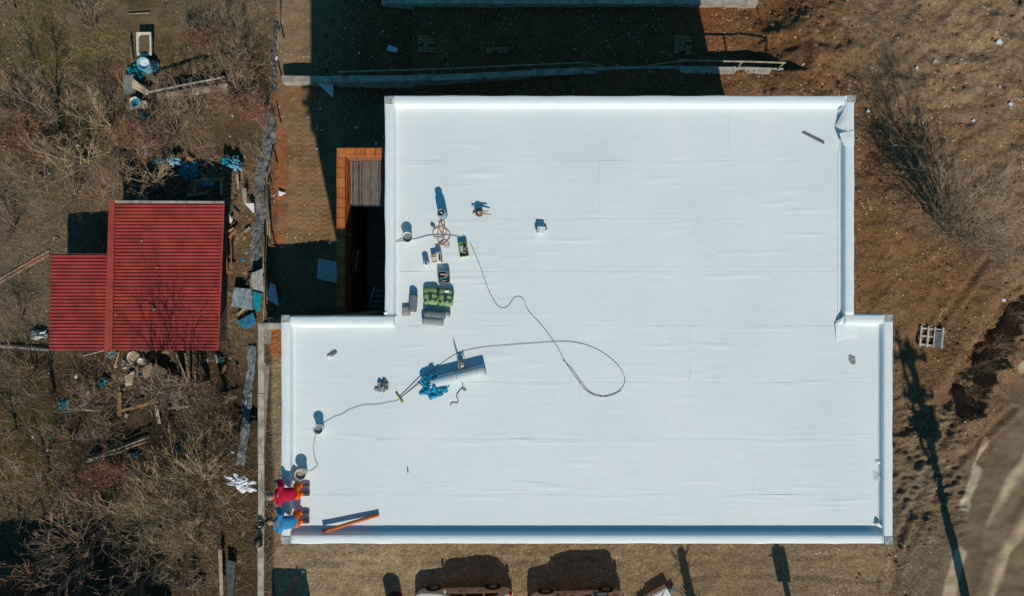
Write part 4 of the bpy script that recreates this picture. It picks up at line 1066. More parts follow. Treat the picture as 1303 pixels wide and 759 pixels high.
# scraps in shade and sun: kinds that cannot be told apart by looks, each placed by something nearby
scr = [(440, 37, .16, 'white curled scrap in the shade at the upper left of the dark strip'), (457, 68, .14, 'white scrap just left of the small foam board in the shade'),
 (555, 103, .12, 'white scrap on the ground just south of the long wall'), (548, 30, .08, 'tiny white scrap high in the dark northern strip'), (520, 110, .09, 'thin white sliver between long wall and white roof'),
 (408, 139, .12, 'white scrap below the triangular foam offcut'), (454, 163, .14, 'white scrap above the clay-block terrace wall'), (410, 166, .10, 'round white scrap left of the terrace in the shade'),
 (424, 165, .12, 'second round white scrap left of the terrace'), (404, 190, .16, 'white scrap at the boundary of sunlight beside the terrace'), (440, 152, .06, 'tiny white speck above the terrace scrap'),
 (359, 315, .10, 'white scrap in the shaded yard near the fence'), (374, 348, .08, 'small white scrap in the middle of the shaded yard'), (362, 355, .06, 'small white chip in the shaded yard by the fence'),
 (420, 310, .10, 'white scrap at the foot of the terrace wall'), (1270, 54, .32, 'round white lump of plaster at the upper right of the bare ground'), (1189, 79, .22, 'pair of white chips above the bare bush'),
 (1166, 87, .14, 'pale stone upper left of the bare bush'), (1104, 142, .16, 'white chip just right of the roof corner'), (1285, 133, .20, 'grey-white chip at the right edge beyond the bush'),
 (1271, 111, .16, 'thin white stick at the right edge of the ground'), (1238, 154, .14, 'grey chip on the ground above the bare bush'), (1276, 383, .24, 'white lump at the head of the ditch'), (1147, 220, .12, 'two white slivers left of the bare bush'),
 (1227, 537, .12, 'grey stone between pole shadow and road'), (386, 728, .16, 'short white stick south of the lower left roof corner'), (352, 75, .2, 'grey-white scrap at the top of the garden fence'), (100, 186, .16, 'white scrap in the grass left of the blue crate'),
 (47, 429, .2, 'white scrap beside the lower left corner of the red shed'), (64, 222, .2, 'pale scrap in the brambles above the red shed')]
for i, (px, py, s, lb) in enumerate(scr):
    rg = random.Random(i); n = rg.randint(5, 7); poly = [(s * .55 * rg.uniform(.6, 1.2) * math.cos(6.283 * k / n), s * .4 * rg.uniform(.6, 1.2) * math.sin(6.283 * k / n)) for k in range(n)]
    m = MB().prism(poly, .01, .05 + s * .18); o = m.build('scrap', FS if i % 4 else STONE, loc=gP(px, py, .01), rz=rg.uniform(0, 6)); tag(o, lb, 'scrap', 'white scraps strewn over the site')

# ------------------------------------------------------------------ garden furniture and junk
zt = .55; c = gP(183, 56, zt); t = thing('bathtub', 'old cream bathtub holding brown water in the garden above the blue barrel', 'bathtub', c - Vector((0, 0, zt)), R(1))
m = MB(); hx, hy = .37, .58
loft(m, [rring(hx * .55, hy * .7, .2, 0), rring(hx * .75, hy * .85, .2, .3), rring(hx, hy, .05, zt - .03), rring(hx, hy, .05, zt), rring(hx - .085, hy - .09, .13, zt), rring(hx - .10, hy - .10, .13, zt - .03), rring(hx * .66, hy * .78, .12, .14)], False); m.build('tub', CREAM, t)
MB().prism([p[:2] for p in rring(hx - .115, hy - .115, .13, 0)], .36, .475).build('water', DIRTYW, t)
def drum(px, py, r, h, label, mt, open_=True, inner=BLACK, group=None, name='barrel'):
    c = gP(px, py, h); t = thing(name, label, name, c - Vector((0, 0, h)), 0, group)
    MB().lathe([(.001, 0), (r * .92, 0), (r, .04), (r * .97, h * .33), (r * 1.02, h * .36), (r * .97, h * .40), (r * .97, h * .66), (r * 1.02, h * .7), (r, h * .95), (r * 1.03, h), (r * .92, h)] + ([(r * .90, h * .6), (.001, h * .58)] if open_ else [(.9 * r, h - .03), (.001, h - .03)]), 24).build('body', mt, t)
    if open_: MB().lathe([(r * .88, h * .72), (.001, h * .74)], 20).build('contents', inner, t)
    return t
drum(182, 81, .32, .8, 'round blue barrel just below the old bathtub', LBLUE, True, WHITEP)
drum(171, 130, .26, .5, 'white-rimmed round tub with blue inside below the grey sheet', WHITEP, True, BLUE, None, 'tub')
drum(169, 455, .30, .25, 'shallow tan basin just below the red shed', CREAM, True, TAN, None, 'basin')
drum(179, 460, .16, .3, 'small cream bucket right of the tan basin below the shed', CREAM, False, TAN, None, 'bucket')
drum(178, 476, .16, .3, 'grey pot left of the dark brown board in the junk heap', MGREY, True, BLACK, None, 'pot')
drum(135, 487, .12, .3, 'small tan pot beside the blue rag in the junk heap', TAN, True, BLUE, None, 'pot')
drum(71, 305, .14, .12, 'small pale ring-shaped tub upper left of the red shed', STONE, True, CLOD, None, 'tub')
def heap(px, py, rx, ry, h, mt, label, name='tarpaulin', cat='tarpaulin', seed=1, n=18, dz=.05, ragged=.35, rz=0):
    o = crumple(rx, ry, h, seed, n, .01, ragged=ragged).build(name, mt, loc=gP(px, py, dz), rz=rz); return tag(o, label, cat)
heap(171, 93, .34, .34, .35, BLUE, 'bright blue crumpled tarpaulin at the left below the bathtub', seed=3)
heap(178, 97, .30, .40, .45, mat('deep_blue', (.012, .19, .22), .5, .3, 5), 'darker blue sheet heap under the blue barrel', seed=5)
heap(198, 88, .24, .40, .6, mat('teal_grey', (.05, .12, .15), .6, .4, 5), 'dark teal sacks heaped right of the blue barrel', 'sack', 'sack', 7)
heap(185, 149, .14, .22, .3, BLUE, 'small blue bag on the path of planks above the blue crate', 'bag', 'bag', 9)
heap(190, 195, .24, .16, .3, BLUE, 'small blue bag in the rusty twigs above the red shed', 'bag', 'bag', 11)
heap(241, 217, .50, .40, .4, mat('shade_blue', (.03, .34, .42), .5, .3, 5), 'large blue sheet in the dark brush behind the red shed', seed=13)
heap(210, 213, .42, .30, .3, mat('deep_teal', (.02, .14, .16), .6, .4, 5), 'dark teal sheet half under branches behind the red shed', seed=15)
heap(302, 209, .28, .34, .6, LBLUE, 'pale blue plastic sack catching sunlight right of the dark brush', 'sack', 'sack', 17, dz=.35)
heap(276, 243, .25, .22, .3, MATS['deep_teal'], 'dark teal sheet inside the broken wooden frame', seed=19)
heap(83, 516, .26, .34, .35, BLUE, 'bright blue bag lying alone in the brush at lower left', 'bag', 'bag', 21)
heap(132, 486, .15, .26, .3, BLUE, 'small blue rag in the junk heap below the shed', 'rag', 'rag', 23)
heap(281, 457, .16, .2, .3, BLUE, 'blue plastic scrap below the right end of the shed', 'scrap', 'scrap', 25)
heap(172, 578, .3, .15, .3, mat('grey_blue_bag', (.10, .2, .28), .6, .4, 5), 'grey-blue bag at the end of the stacked poles', 'bag', 'bag', 27)
heap(224, 571, .18, .22, .3, MATS['deep_teal'], 'dark blue scrap inside the large bare bush', 'scrap', 'scrap', 29)
heap(107, 516, .2, .2, .15, mat('pale_teal', (.22, .30, .28), .7, .4, 6), 'pale greenish rag right of the bright blue bag', 'rag', 'rag', 31)
heap(307, 615, .62, .34, .22, mat('white_sheet', (.80, .80, .80), .6, .2, 6), 'torn white plastic sheet caught at the edge of the concrete wall', 'plastic_sheet', 'plastic sheet', 33, 20, 2.6, .5, R(-18))
heap(143, 450, .3, .22, .3, MATS['pale_teal'], 'crumpled pale teal and white plastic just below the shed', 'plastic_sheet', 'plastic sheet', 35)
heap(52, 426, .42, .22, .5, WHITEP, 'white crumpled sheet at the left corner of the red shed', 'plastic_sheet', 'plastic sheet', 37)
heap(165, 465, .34, .26, .3, mat('cream_sack', (.45, .40, .32), .9, .3, 6), 'cream sacks in the junk heap below the basin', 'sack', 'sack', 39)
heap(185, 492, .2, .18, .25, STONE, 'pale square of crumpled card in the junk heap', 'card', 'card', 41)
board([(157, 96), (171, 95), (172, 118), (157, 120)], (.5, .5, .45, .5), .03, 'sheet', mat('weathered_sheet', (.21, .21, .18), .9, .35, 5), 'weathered grey sheet left of the blue tarpaulin', 'sheet')
board([(168, 99), (192, 118), (186, 121), (168, 112)], (.7, .6, .5, .5), .03, 'board', WOODP, 'pale angled board crossing below the blue tarpaulin')
board([(164, 132), (186, 128), (192, 138), (166, 140)], (.3, .3, .2, .2), .03, 'board', WOODP, 'pale board under the white-rimmed tub')
board([(179, 166), (192, 167), (191, 175), (179, 174)], (.28, .28, .28, .28), .26, 'crate', BLUE, 'small blue crate on the garden path below the planks', 'crate')
# board lean-to with rail
ln = thing('lean_to', 'low tan lean-to of old boards with a pale rail, right of the bathtub', 'lean-to', gP(240, 118))
for k in range(8):
    x0, x1 = 200 + k * 11.2, 210.8 + k * 11.2; dy = -(k * 1.6)
    MB().slab([gP(x0, 119 + dy + 0, .95), gP(x1, 118.4 + dy, .95), gP(x1 + .5, 127 + dy, .55), gP(x0 + .3, 127.5 + dy, .55)], .04).build('board', (WOODP if k % 3 else WOOD), ln, world=True)
    a = gP(x0, 118 + dy, .92); b_ = gP(x1, 117.4 + dy, .92)
    m = MB(); m.slab([a, b_, b_ + Vector((0, .03, -1.0)), a + Vector((0, .03, -1.0))], .03).build('side_board', WOOD, ln, world=True)
MB().tube([gP(190, 117, 1.4), gP(235, 108, 1.6), gP(286, 98, 1.65)], [.06, .055, .045], 7).build('rail', mat('bleached_wood', (.42, .38, .30), .85, .3, 4), ln, world=True)
for px, py in ((231, 109), (262, 103)):
    p = gP(px, py, 1.55); MB().tube([Vector((p.x, p.y, hz(p.x, p.y))), p], .05, 6).build('post', WOOD, ln, world=True)
# planks, frames
planks = [((170, 171), (201, 138), .3, 1.0, .035, WOODP, 'pale stick leaning across the path by the blue crate'), ((163, 18), (190, 17), .1, .2, .03, WOODP, 'old stick lying above the bathtub'),
 ((166, 45), (168, 80), .2, .3, .04, WOOD, 'old post lying left of the bathtub'), ((246, 231), (285, 228), .9, .9, .07, WOODO, 'top beam of the broken frame behind the shed'), ((249, 229), (247, 245), .9, .8, .09, WOODO, 'rusty orange upright at the left of the broken frame'),
 ((281, 229), (282, 250), .9, .6, .07, WOODP, 'pale upright at the right of the broken frame'), ((302, 217), (303, 240), .7, .4, .05, WOODP, 'short post between pale blue sack and tarpaulin strip'),
 ((311, 240), (312, 258), .6, .6, .10, WOODP, 'thick pale board above the white triangular offcut'), ((285, 300), (287, 344), .8, .8, .10, WOODO, 'long tan board along the right wall of the shed'), ((287, 346), (297, 348), .6, .6, .07, WOODO, 'short tan board at the foot of the long tan board'),
 ((295, 305), (294, 344), .5, .5, .04, WOOD, 'thin batten beside the long tan board'), ((155, 523), (202, 511), .4, .5, .07, WOODO, 'tan beam below the dark gap of the junk heap'), ((152, 530), (152, 500), .5, .3, .10, WOODO, 'stubby upright board at the corner of the junk heap'),
 ((84, 520), (128, 523), .2, .3, .05, WOODP, 'thin pale pole right of the bright blue bag'), ((113, 585), (190, 556), .45, .5, .06, WOODP, 'topmost pole of the stack at the lower left'),
 ((110, 588), (187, 562), .35, .35, .06, WOODP, 'second pole of the stack at the lower left'), ((114, 580), (176, 560), .35, .35, .055, WOOD, 'third thinner pole of the stack'), ((118, 583), (160, 574), .55, .5, .05, WOODP, 'short pole on top of the stack'),
 ((106, 453), (133, 446), .3, .5, .04, WOODP, 'stick slanting up to the shed eave'), ((222, 447), (240, 490), 1.4, .2, .06, WOODP, 'long pole leaning on the shed from the brush'), ((236, 449), (243, 500), 1.2, .1, .06, WOOD, 'second grey pole leaning on the shed'),
 ((247, 449), (250, 505), 1.2, .1, .05, WOOD, 'third grey pole leaning on the shed'), ((146, 468), (152, 447), .2, .5, .04, WOODP, 'thin stick by the cream sacks'), ((120, 500), (120, 478), .3, .3, .04, WOOD, 'short upright stick left of the blue rag'),
 ((0, 441), (62, 446), .15, .15, .055, mat('grey_pipe', (.34, .31, .26), .8, .3, 4), 'long pale pipe lying left of the red shed'), ((280, 700), (282, 758), .7, .7, .09, WOODP, 'pale post at the bottom left of the concrete wall')]
for (a, b), (c_, d), z0, z1, r, mt, lb in planks:
    p, q = gP(a, b, z0), gP(c_, d, z1); v = (q - p); m = MB()
    if r >= .055 and mt is not WOODP or r >= .09:
        M_ = v.to_track_quat('X', 'Z').to_matrix(); m.cbox((p + q) / 2, (v.length, r * 2, .05), M_, .008)
    else: m.tube([p, p.lerp(q, .5) + Vector((0, 0, .02)), q], [r, r * .95, r * .8], 7)
    tag(m.build('plank' if r >= .055 else 'pole', mt, loc=p, world=True), lb, 'plank' if r >= .055 else 'pole')
dm = [((190, 478), (197, 463), (214, 472), (206, 488), 'dark brown weathered board tilted in the junk heap'), ((204, 496), (210, 482), (232, 485), (226, 524), 'large grey-brown plywood sheet at the right of the junk heap'),
      ((180, 470), (192, 462), (196, 476), (184, 482), 'brown board behind the dark tilted board'), ((158, 480), (171, 472), (168, 490), (160, 492), 'tan flat board left of the grey pot'), ((203, 494), (213, 495), (214, 524), (202, 525), 'brown plywood offcut beside the large plywood sheet')]
for i, (a, b, c_, d, lb) in enumerate(dm):
    board([a, b, c_, d], (.6, .75, .55, .4), .03, 'board', (WOODD, mat('plywood_grey', (.17, .14, .11), .9, .5, 4, .01, 18), WOOD, WOODP, WOODD)[i], lb)
heap(205, 731, 1.0, .55, .9, mat('stack_cover', (.16, .13, .11), .95, .5, 3, .03, 8), 'rumpled brown-grey cover over a pile at the bottom of the garden', seed=43, n=26)
heap(245, 735, .7, .6, .9, MATS['stack_cover'], 'second rumpled grey cover right of the first pile', seed=45, n=22)
board([(288, 712), (300, 716), (297, 759), (289, 760)], (.5, .5, .4, .4), .03, 'scrap_sheet', mat('dull_blue_panel', (.07, .09, .10), .8, .5, 5), 'blue-grey sheet standing at the bottom left of the concrete wall', 'panel')
xs_ = [(205, 205, 1, 'teal_sheet', 'small teal sheet at the left of the dark brush behind the shed'), (262, 232, 2, '', 'crumpled sheet left inside of the broken frame'), (288, 205, 3, '', 'teal sheet left of the pale blue sack'), (178, 250, 4, '', 'dark blue scrap at the back left corner of the shed'), (222, 205, 5, '', 'blue plastic sheet caught in twigs behind the shed')]
for px, py, k, _, lb in xs_: heap(px, py, .26 + .04 * (k % 3), .22, .3, (BLUE, MATS['deep_blue'], LBLUE)[k % 3], lb, 'plastic_sheet', 'plastic sheet', 60 + k, 14, .5)
random.seed(77)
jl = ['right of the shed wall', 'below the junk heap', 'behind the shed', 'beside the tarpaulin strip', 'by the tall shoots']
jz = [(286, 296, 255, 345), (150, 215, 500, 550), (165, 280, 195, 250), (300, 328, 265, 400), (215, 300, 452, 520)]
jc = ['thin', 'short', 'crooked', 'split', 'old', 'broken']
combo = [('pale', 'short', WOODP, 5), ('pale', 'long', WOODP, 13), ('brown', 'short', WOOD, 6), ('brown', 'long', WOOD, 14), ('orange-tan', 'short', WOODO, 6), ('dark', 'long', WOODD, 13)]
for k in range(30):
    z_ = jz[k % 5]; cn, sz_, mt_, ln_ = combo[k // 5]; a_ = random.uniform(0, 3.1); px, py = random.uniform(z_[0], z_[1]), random.uniform(z_[2], z_[3]); ln_ *= random.uniform(.9, 1.15)
    p, q = gP(px - ln_ * math.cos(a_), py - ln_ * math.sin(a_), random.uniform(.1, .5)), gP(px + ln_ * math.cos(a_), py + ln_ * math.sin(a_), random.uniform(.1, .7))
    w_ = random.uniform(.04, .09); M_ = (q - p).to_track_quat('X', 'Z').to_matrix()
    tag(MB().cbox((p + q) / 2, ((q - p).length, w_ * 2, .035), M_, .006).build('plank', mt_, loc=p, world=True), '%s %s scrap plank lying %s in the garden' % (sz_, cn, jl[k % 5]), 'plank', 'scrap planks in the garden')
# brick-edged path
be = thing('brick_edging', 'double row of old bricks edging the earth path left of the shed', 'edging', gP(30, 342))
bk = MB().cbox((0, 0, .03), (.24, .115, .07), None, .01).mesh('brick', [BRICK]); bk2 = MB().cbox((0, 0, .03), (.24, .115, .07), None, .01).mesh('brick', [mat('pale_brick', (.30, .22, .15), .95, .4, 9, .01, 30)])
for row in (0, 1):
    for k in range(12):
        f = k / 11.0; px, py = 3 + f * 58, 356 - f * 33 + (2.5 if row else -2.2); p = gP(px, py, .01)
        o = bpy.data.objects.new('brick', bk if random.random() < .55 else bk2); COL.objects.link(o); o.parent = be; o.location = p - be.location
        o.rotation_euler = (random.uniform(-.06, .06), random.uniform(-.06, .06), R(29) + random.uniform(-.12, .12))

# junk near the concrete wall corner
t = thing('sack', 'blue plastic sack with white print beside the concrete wall', 'sack', G(340, 697, .0)); pillow(.28, .22, .38, 3, .05).build('sack', BLUE, t)
for k, (x, y, w_, h_) in enumerate(((.06, .02, .16, .03), (.08, -.05, .03, .14), (.14, .0, .03, .12), (.02, -.1, .12, .03))): MB().box((x, y, .395), (w_, h_, .01), .3).build('white_mark', WHITEP, t)
t = thing('tool_bag', 'dark open tool bag with an ochre cloth on top of the concrete wall', 'bag', P(330, 689, .12)); pillow(.16, .22, .30, 4, .04).build('bag', BLACK, t)
o = crumple(.07, .16, .08, 6, 10).build('ochre_cloth', mat('ochre', (.30, .22, .06), .9, .3, 6), t); o.location = (.03, -.02, .28)
t = thing('shadow_coil', 'black coil added as the dark shadow on the concrete wall above the tool bag', 'coil', P(331, 668, .12)); MB().tube([(.17 * math.cos(a / 8 * math.pi), .15 * math.sin(a / 8 * math.pi), .06 + .004 * a) for a in range(40)], .045, 6).build('coil', BLACK, t)  # black coil stands in for the tool bag's shadow
t = MB().tube([G(356, 775, .3), G(380, 731, .3)], .035, 8); tag(t.build('orange_pole', ORODP, loc=G(362, 765, 0), world=True), 'thin orange-red pole slanting through the dark shadow at the bottom left', 'pole')

# pallet
pl = thing('pallet', 'small grey wooden pallet with a dark sheet, right of the building', 'pallet', G(1183, 429)); 
PLW = mat('pallet_wood', (.50, .45, .36), .85, .25, 5)
for x in (-.48, -.16, .14, .50): MB().cbox((x, 0, .13), (.085, .95, .04), None, .005).build('board', PLW, pl)
for y in (-.38, .02, .36):
    MB().cbox((0, y, .06), (1.08, .08, .08), None, .005).build('crossbar', PLW, pl)
MB().slab([(.16, -.44, .16), (.46, -.44, .16), (.46, .28, .165), (.16, .28, .165)], .012).build('dark_sheet', mat('wet_grey_sheet', (.13, .135, .14), .5, .5, 6), pl); pl.rotation_euler.z = R(-5)

# white boxes and clear wrapping by the cars
t = thing('white_crate', 'white box with orange tool on its lid and clear plastic wrapping right of the van', 'box', G(838, 757), R(28))
MB().cbox((0, 0, .22), (.95, .60, .44), None, .01).build('box', WHITEP, t); MB().cbox((.03, .0, .455), (.9, .5, .02), None, .004).build('lid', FOAM, t)
MB().tube([(-.1, -.12, .49), (-.02, .1, .50)], .035, 8).build('tool', ORODP, t); MB().tube([(-.02, .05, .48), (.3, .2, .48)], .012, 5).build('tool', DGREY, t)
o = crumple(.30, .22, .35, 3, 16, .004, ragged=.5).build('clear_wrapping', mat('clear_wrap', (.34, .42, .44), .3, .5, 9), t); o.location = (-.62, .12, .05)
o = crumple(.16, .12, .2, 13, 10, .004, ragged=.5).build('clear_wrapping', MATS['clear_wrap'], t); o.location = (.62, .0, .12)
drum(499, 772, .38, .75, 'black round bin at the bottom edge left of the parked cars', BLACK, True)

# low stacks of bricks lying in the shade north of the long wall
bkl = MB().cbox((0, 0, .035), (.245, .12, .07), None, .008).mesh('brick', [mat('brown_brick', (.42, .20, .10), .95, .4, 9, .01, 30)])
for px, py, cols, rows, lb in ((546, 55, 3, 6, 'flat stack of brown bricks in the shade below the small foam board row'), (872, 57, 3, 6, 'flat stack of brown bricks at the right end of the dark northern strip'), (640, 63, 5, 2, 'short row of brown bricks in the middle of the dark northern strip')):
    st_ = thing('brick_stack', lb, 'bricks', G(px, py), R(random.uniform(-6, 6)), 'brick stacks north of the wall')
    for i in range(cols):
        for j in range(rows):
            if random.random() < .12: continue
            o = bpy.data.objects.new('brick', bkl); COL.objects.link(o); o.parent = st_; o.location = ((i - cols / 2) * .265, (j - rows / 2) * .14, .02 + random.uniform(0, .05)); o.rotation_euler.z = random.uniform(-.12, .12)
# ------------------------------------------------------------------ cars
def lerp_tab(tab, x):
    for (x0, y0), (x1, y1) in zip(tab[:-1], tab[1:]):
        if x <= x1: t_ = max(0, (x - x0) / (x1 - x0)); t_ = t_ * t_ * (3 - 2 * t_) * .5 + t_ * .5; return y0 + (y1 - y0) * t_
    return tab[-1][1]
def car(label, name, cat, loc, rz, Ln, Wd, H, paint, rooft, belt, wheels, extras):
    """x: nose at -Ln/2; rooft: (x fraction, height fraction) outline; belt: waist height"""
    t = thing(name, label, cat, loc, rz); hw = Wd / 2
    st = [i / 44 for i in range(45)]; rings = []
    for f in st:
        x = (f - .5) * Ln; top = lerp_tab(rooft, f) * H; e = min(f, 1 - f) * Ln
        rnd = 1 - max(0, (.35 - e) / .35) ** 2 * .22; w = hw * rnd; sill = .22 + max(0, (.25 - e)) * .25
        bz = min(belt + .05 * f, top - .02); cab = max(0, top - bz)
        tw = w - cab * .26
        ring = [(x, -w * .94, sill), (x, -w, sill + .12), (x, -w * 1.0, bz * .62), (x, -w * .965, bz), (x, -(tw + .05 if cab > .15 else w * .90), top - min(.09, cab * .5)), (x, -tw * .72, top - .012), (x, 0, top)]
        ring += [(a, -b_, c_) for a, b_, c_ in ring[-2::-1]]; rings.append(ring)
    m = MB(); loft(m, rings, True); body = m.build('body', paint, t)
    # wheel arches, wheels
    for fx in wheels:
        for s in (-1, 1):
            x = (fx - .5) * Ln
            a = MB(); rr = .385
            a.tube([(x, s * (hw - .14), .33), (x, s * (hw + .004), .33)], rr - .02, 26); a.build('wheel_arch', BLACK, t)
            w = MB(); w.tube([(x, s * (hw - .16), .32), (x, s * (hw - .15), .32), (x, s * (hw + .0), .32), (x, s * (hw + .022), .32)], [.27, .315, .32, .28], 26); wo = w.build('wheel', BLACK, t)
            w = MB(); w.tube([(x, s * (hw - .0), .32), (x, s * (hw + .030), .32)], [.2, .18], 18); w.build('rim', STEEL, wo)
    # windows: glass plates following the cabin sides
    for (f0, f1) in extras['side']:
        for s in (-1, 1):
            g = MB(); n = 6; b0 = 0
            for i in range(n + 1):
                f = f0 + (f1 - f0) * i / n; top = lerp_tab(rooft, f) * H; bz = belt + .05 * f; cab = top - bz; tw = hw - cab * .26
                y0 = hw * .965 - .0; y1 = tw + .05; zt_ = top - min(.09, cab * .5)
                for q in (.1, .92): g.v.append(Vector(((f - .5) * Ln, s * (y0 + (y1 - y0) * q + .008), bz + (zt_ - bz) * q)))
            for i in range(n):
                k = 2 * i; g.face([k, k + 2, k + 3, k + 1] if s > 0 else [k, k + 1, k + 3, k + 2])
            g.build('window', GLASS, t)
    for (f0, f1) in extras['end']:
        g = MB(); n = 8
        for i in range(n + 1):
            f = f0 + (f1 - f0) * i / n; top = lerp_tab(rooft, f) * H; w = max(.3, hw - max(0, top - belt) * .26) * .74
            for q in (-1, -.5, 0, .5, 1): g.v.append(Vector(((f - .5) * Ln, w * q, top + .012 - .012 * abs(q))))
        for i in range(n):
            for j in range(4): k = i * 5 + j; g.face([k, k + 1, k + 6, k + 5], True)
        g.build('windscreen', GLASS, t)
    for s in (-1, 1):
        x = (extras['mirror'] - .5) * Ln
        MB().tube([(x, s * (hw - .03), belt + .04), (x, s * (hw + .08), belt + .08)], .025, 6).cbox((x, s * (hw + .13), belt + .10), (.09, .16, .15), None, .03).build('wing_mirror', BLACK if extras.get('dm') else paint, t)
        MB().cbox((-Ln / 2 + .10, s * (hw - .28), .62), (.16, .30, .13), None, .03).build('headlight', mat('lamp_glass', (.5, .52, .52), .15, .1, 5), t)
        MB().cbox((Ln / 2 - .06, s * (hw - .12), belt - .08), (.12, .13, .26), None, .03).build('tail_light', mat('red_lamp', (.35, .01, .01), .25, .1, 5), t)
        for f in extras['doors']:
            MB().box(((f - .5) * Ln, s * (hw - .004), belt * .62), (.012, .012, belt * .62)).build('door_seam', BLACK, t)
        for f in extras['handles']: MB().cbox(((f - .5) * Ln, s * (hw + .012), belt * .83), (.16, .035, .03), None, .01).build('door_handle', DGREY, t)
    MB().cbox((-Ln / 2 + .03, 0, .42), (.12, Wd * .72, .22), None, .04).build('bumper', extras['bump'], t); MB().cbox((Ln / 2 - .03, 0, .42), (.12, Wd * .78, .24), None, .04).build('bumper', extras['bump'], t)
    return t
PB = mat('beige_car_paint', (.62, .56, .48), .3, .12, 2, spec=.5); PV = mat('white_van_paint', (.78, .72, .64), .35, .12, 2, spec=.5)
hatch = [(0, .36), (.02, .50), (.08, .58), (.22, .64), (.27, .68), (.40, .95), (.52, 1.0), (.80, .98), (.90, .88), (.965, .68), (.985, .60), (1, .34)]
car('silver-beige hatchback parked left of the van at the bottom edge', 'parked_car', 'car', G(592, 749) * 1.0 + Vector((0, -.70, -.03)), R(1.2), 4.3, 1.74, 1.40, PB, hatch, .92, (.18, .80),
    dict(side=[(.30, .50), (.515, .70), (.72, .86)], end=[(.275, .39), (.90, .955)], mirror=.31, doors=(.29, .51, .71), handles=(.47, .67), bump=PB))
vn = [(0, .34), (.015, .48), (.06, .55), (.20, .60), (.24, .64), (.36, .93), (.46, .995), (.60, 1.0), (.90, 1.0), (.955, .95), (.985, .6), (1, .30)]
van = car('white and beige high-roofed van parked beside the hatchback at the bottom edge', 'parked_van', 'van', G(733, 753) + Vector((0, -.72, -.03)), R(1.5), 4.15, 1.78, 1.84, PV, vn, 1.10, (.17, .82),
    dict(side=[(.27, .46)], end=[(.245, .35)], mirror=.29, doors=(.26, .48, .74), handles=(.44, .56), bump=DGREY, dm=1))
for (x, z, w_, h_, mt) in ((.35, .80, .60, .50, FOAM), (1.05, .80, .66, .56, mat('blue_panel', (.05, .24, .36), .4, .2, 4)), (1.1, .85, .4, .20, FOAM), (.5, .9, .25, .16, BLACK), (-.75, .88, .55, .04, mat('orange_line', (.4, .12, .05), .5, .1, 5)), (-.65, .72, .4, .03, MATS['orange_line']), (-.35, .62, .5, .03, DGREY), (1.7, .9, .3, .08, MATS['orange_line'])):
    MB().box((x, .893 + (.004 if mt is FOAM and w_ < .5 or mt is BLACK else 0), z), (w_, .012, h_)).build('side_print', mt, van)

# ------------------------------------------------------------------ utility poles (their feet are below the picture, their shadows lie in it)
def shadow_h(base, px, py): 
    p = G(px, py); return (p.y - base.y) / K
bx = G(1228, 759); base = Vector((bx.x + .55, -16.2, 0)); t = thing('utility_pole', 'tall thick utility pole with crossarms whose shadow crosses the road edge at lower right', 'utility pole', base)
Hh = shadow_h(base, 1160, 425); tilt = -.3
MB().tube([(0, 0, -.5), (0, 0, 4), (tilt * .5, 0, 8), (tilt, 0, Hh - .3)], [.22, .20, .18, .15], 12).build('pole', WOOD, t)
MB().tube([(-.12, 0, 7.6), (-.55, 0, 8.8), (-.72, 0, Hh + .3)], [.08, .09, .07], 8).build('side_strut', WOOD, t)
for z, w_, th in ((Hh - 1.0, 1.5, .45), (Hh - 2.5, 1.35, .40), (Hh - 3.9, 1.3, .5)):
    MB().cbox((tilt, 0, z), (w_, .12, .16), None, .01).build('crossarm', WOOD, t)
    for k in range(5):
        x = tilt - w_ / 2 + .1 + k * (w_ - .2) / 4; MB().lathe([(.001, 0), (.07, .02), (.05, .12), (.08, .16), (.05, .25), (.001, .28)], 10, (x, 0, z + .08)).build('insulator', MGREY, t)
    MB().rock((tilt + random.uniform(-.2, .3), 0, z), th, 1.0, 8, int(z * 10)).build('cable_bundle', BLACK, t)
MB().lathe([(.001, 0), (.30, 0), (.30, .9), (.25, 1.0), (.001, 1.0)], 16, (tilt + .35, 0, Hh - 4.2)).build('transformer', MGREY, t)
random.seed(21)
for k in range(14):
    z = Hh - 4.3 + k * .33; a = Vector((tilt + random.uniform(-.25, .25), 0, z)); b_ = a + Vector((random.uniform(-.75, .65), random.uniform(-.2, .2), random.uniform(-.5, .5)))
    MB().tube([a, (a + b_) / 2 + Vector((0, 0, -.15)), b_], random.uniform(.03, .07), 5).build('hanging_cable', BLACK, t)
bx = G(1003, 759); base = Vector((bx.x + .5, -16.0, 0)); t = thing('utility_pole', 'slim pole with a cabinet whose shadow falls below the lower right roof edge', 'utility pole', base)
MB().tube([(0, 0, -.4), (0, 0, 3.4), (0, 0, 5.5)], [.14, .12, .10], 10).build('pole', WOOD, t); z = shadow_h(base, 998, 718); MB().cbox((.0, 0, z), (.58, .3, 1.15), None, .02).build('cabinet', MGREY, t)
MB().cbox((-.35, 0, z + .35), (.25, .06, .06), None, .01).build('arm', WOOD, t)
bx = G(880, 759); base = Vector((bx.x + .42, -15.8, 0)); t = thing('post', 'rough wooden post wrapped in twigs whose shadow lies right of the white box', 'post', base)
hp = shadow_h(base, 864, 702); MB().tube([(0, 0, -.3), (0, 0, hp)], [.26, .17], 10).build('post', WOOD, t)
for k in range(26):
    z = random.uniform(1, hp); a = Vector((0, 0, z)); d = Vector((random.uniform(-1, 1), random.uniform(-.4, .4), random.uniform(.4, 1.2))); MB().tube([a, a + d * .35, a + d * .5 + Vector((0, 0, .15))], [.03, .022, .01], 4).build('twig', TWIGL, t)
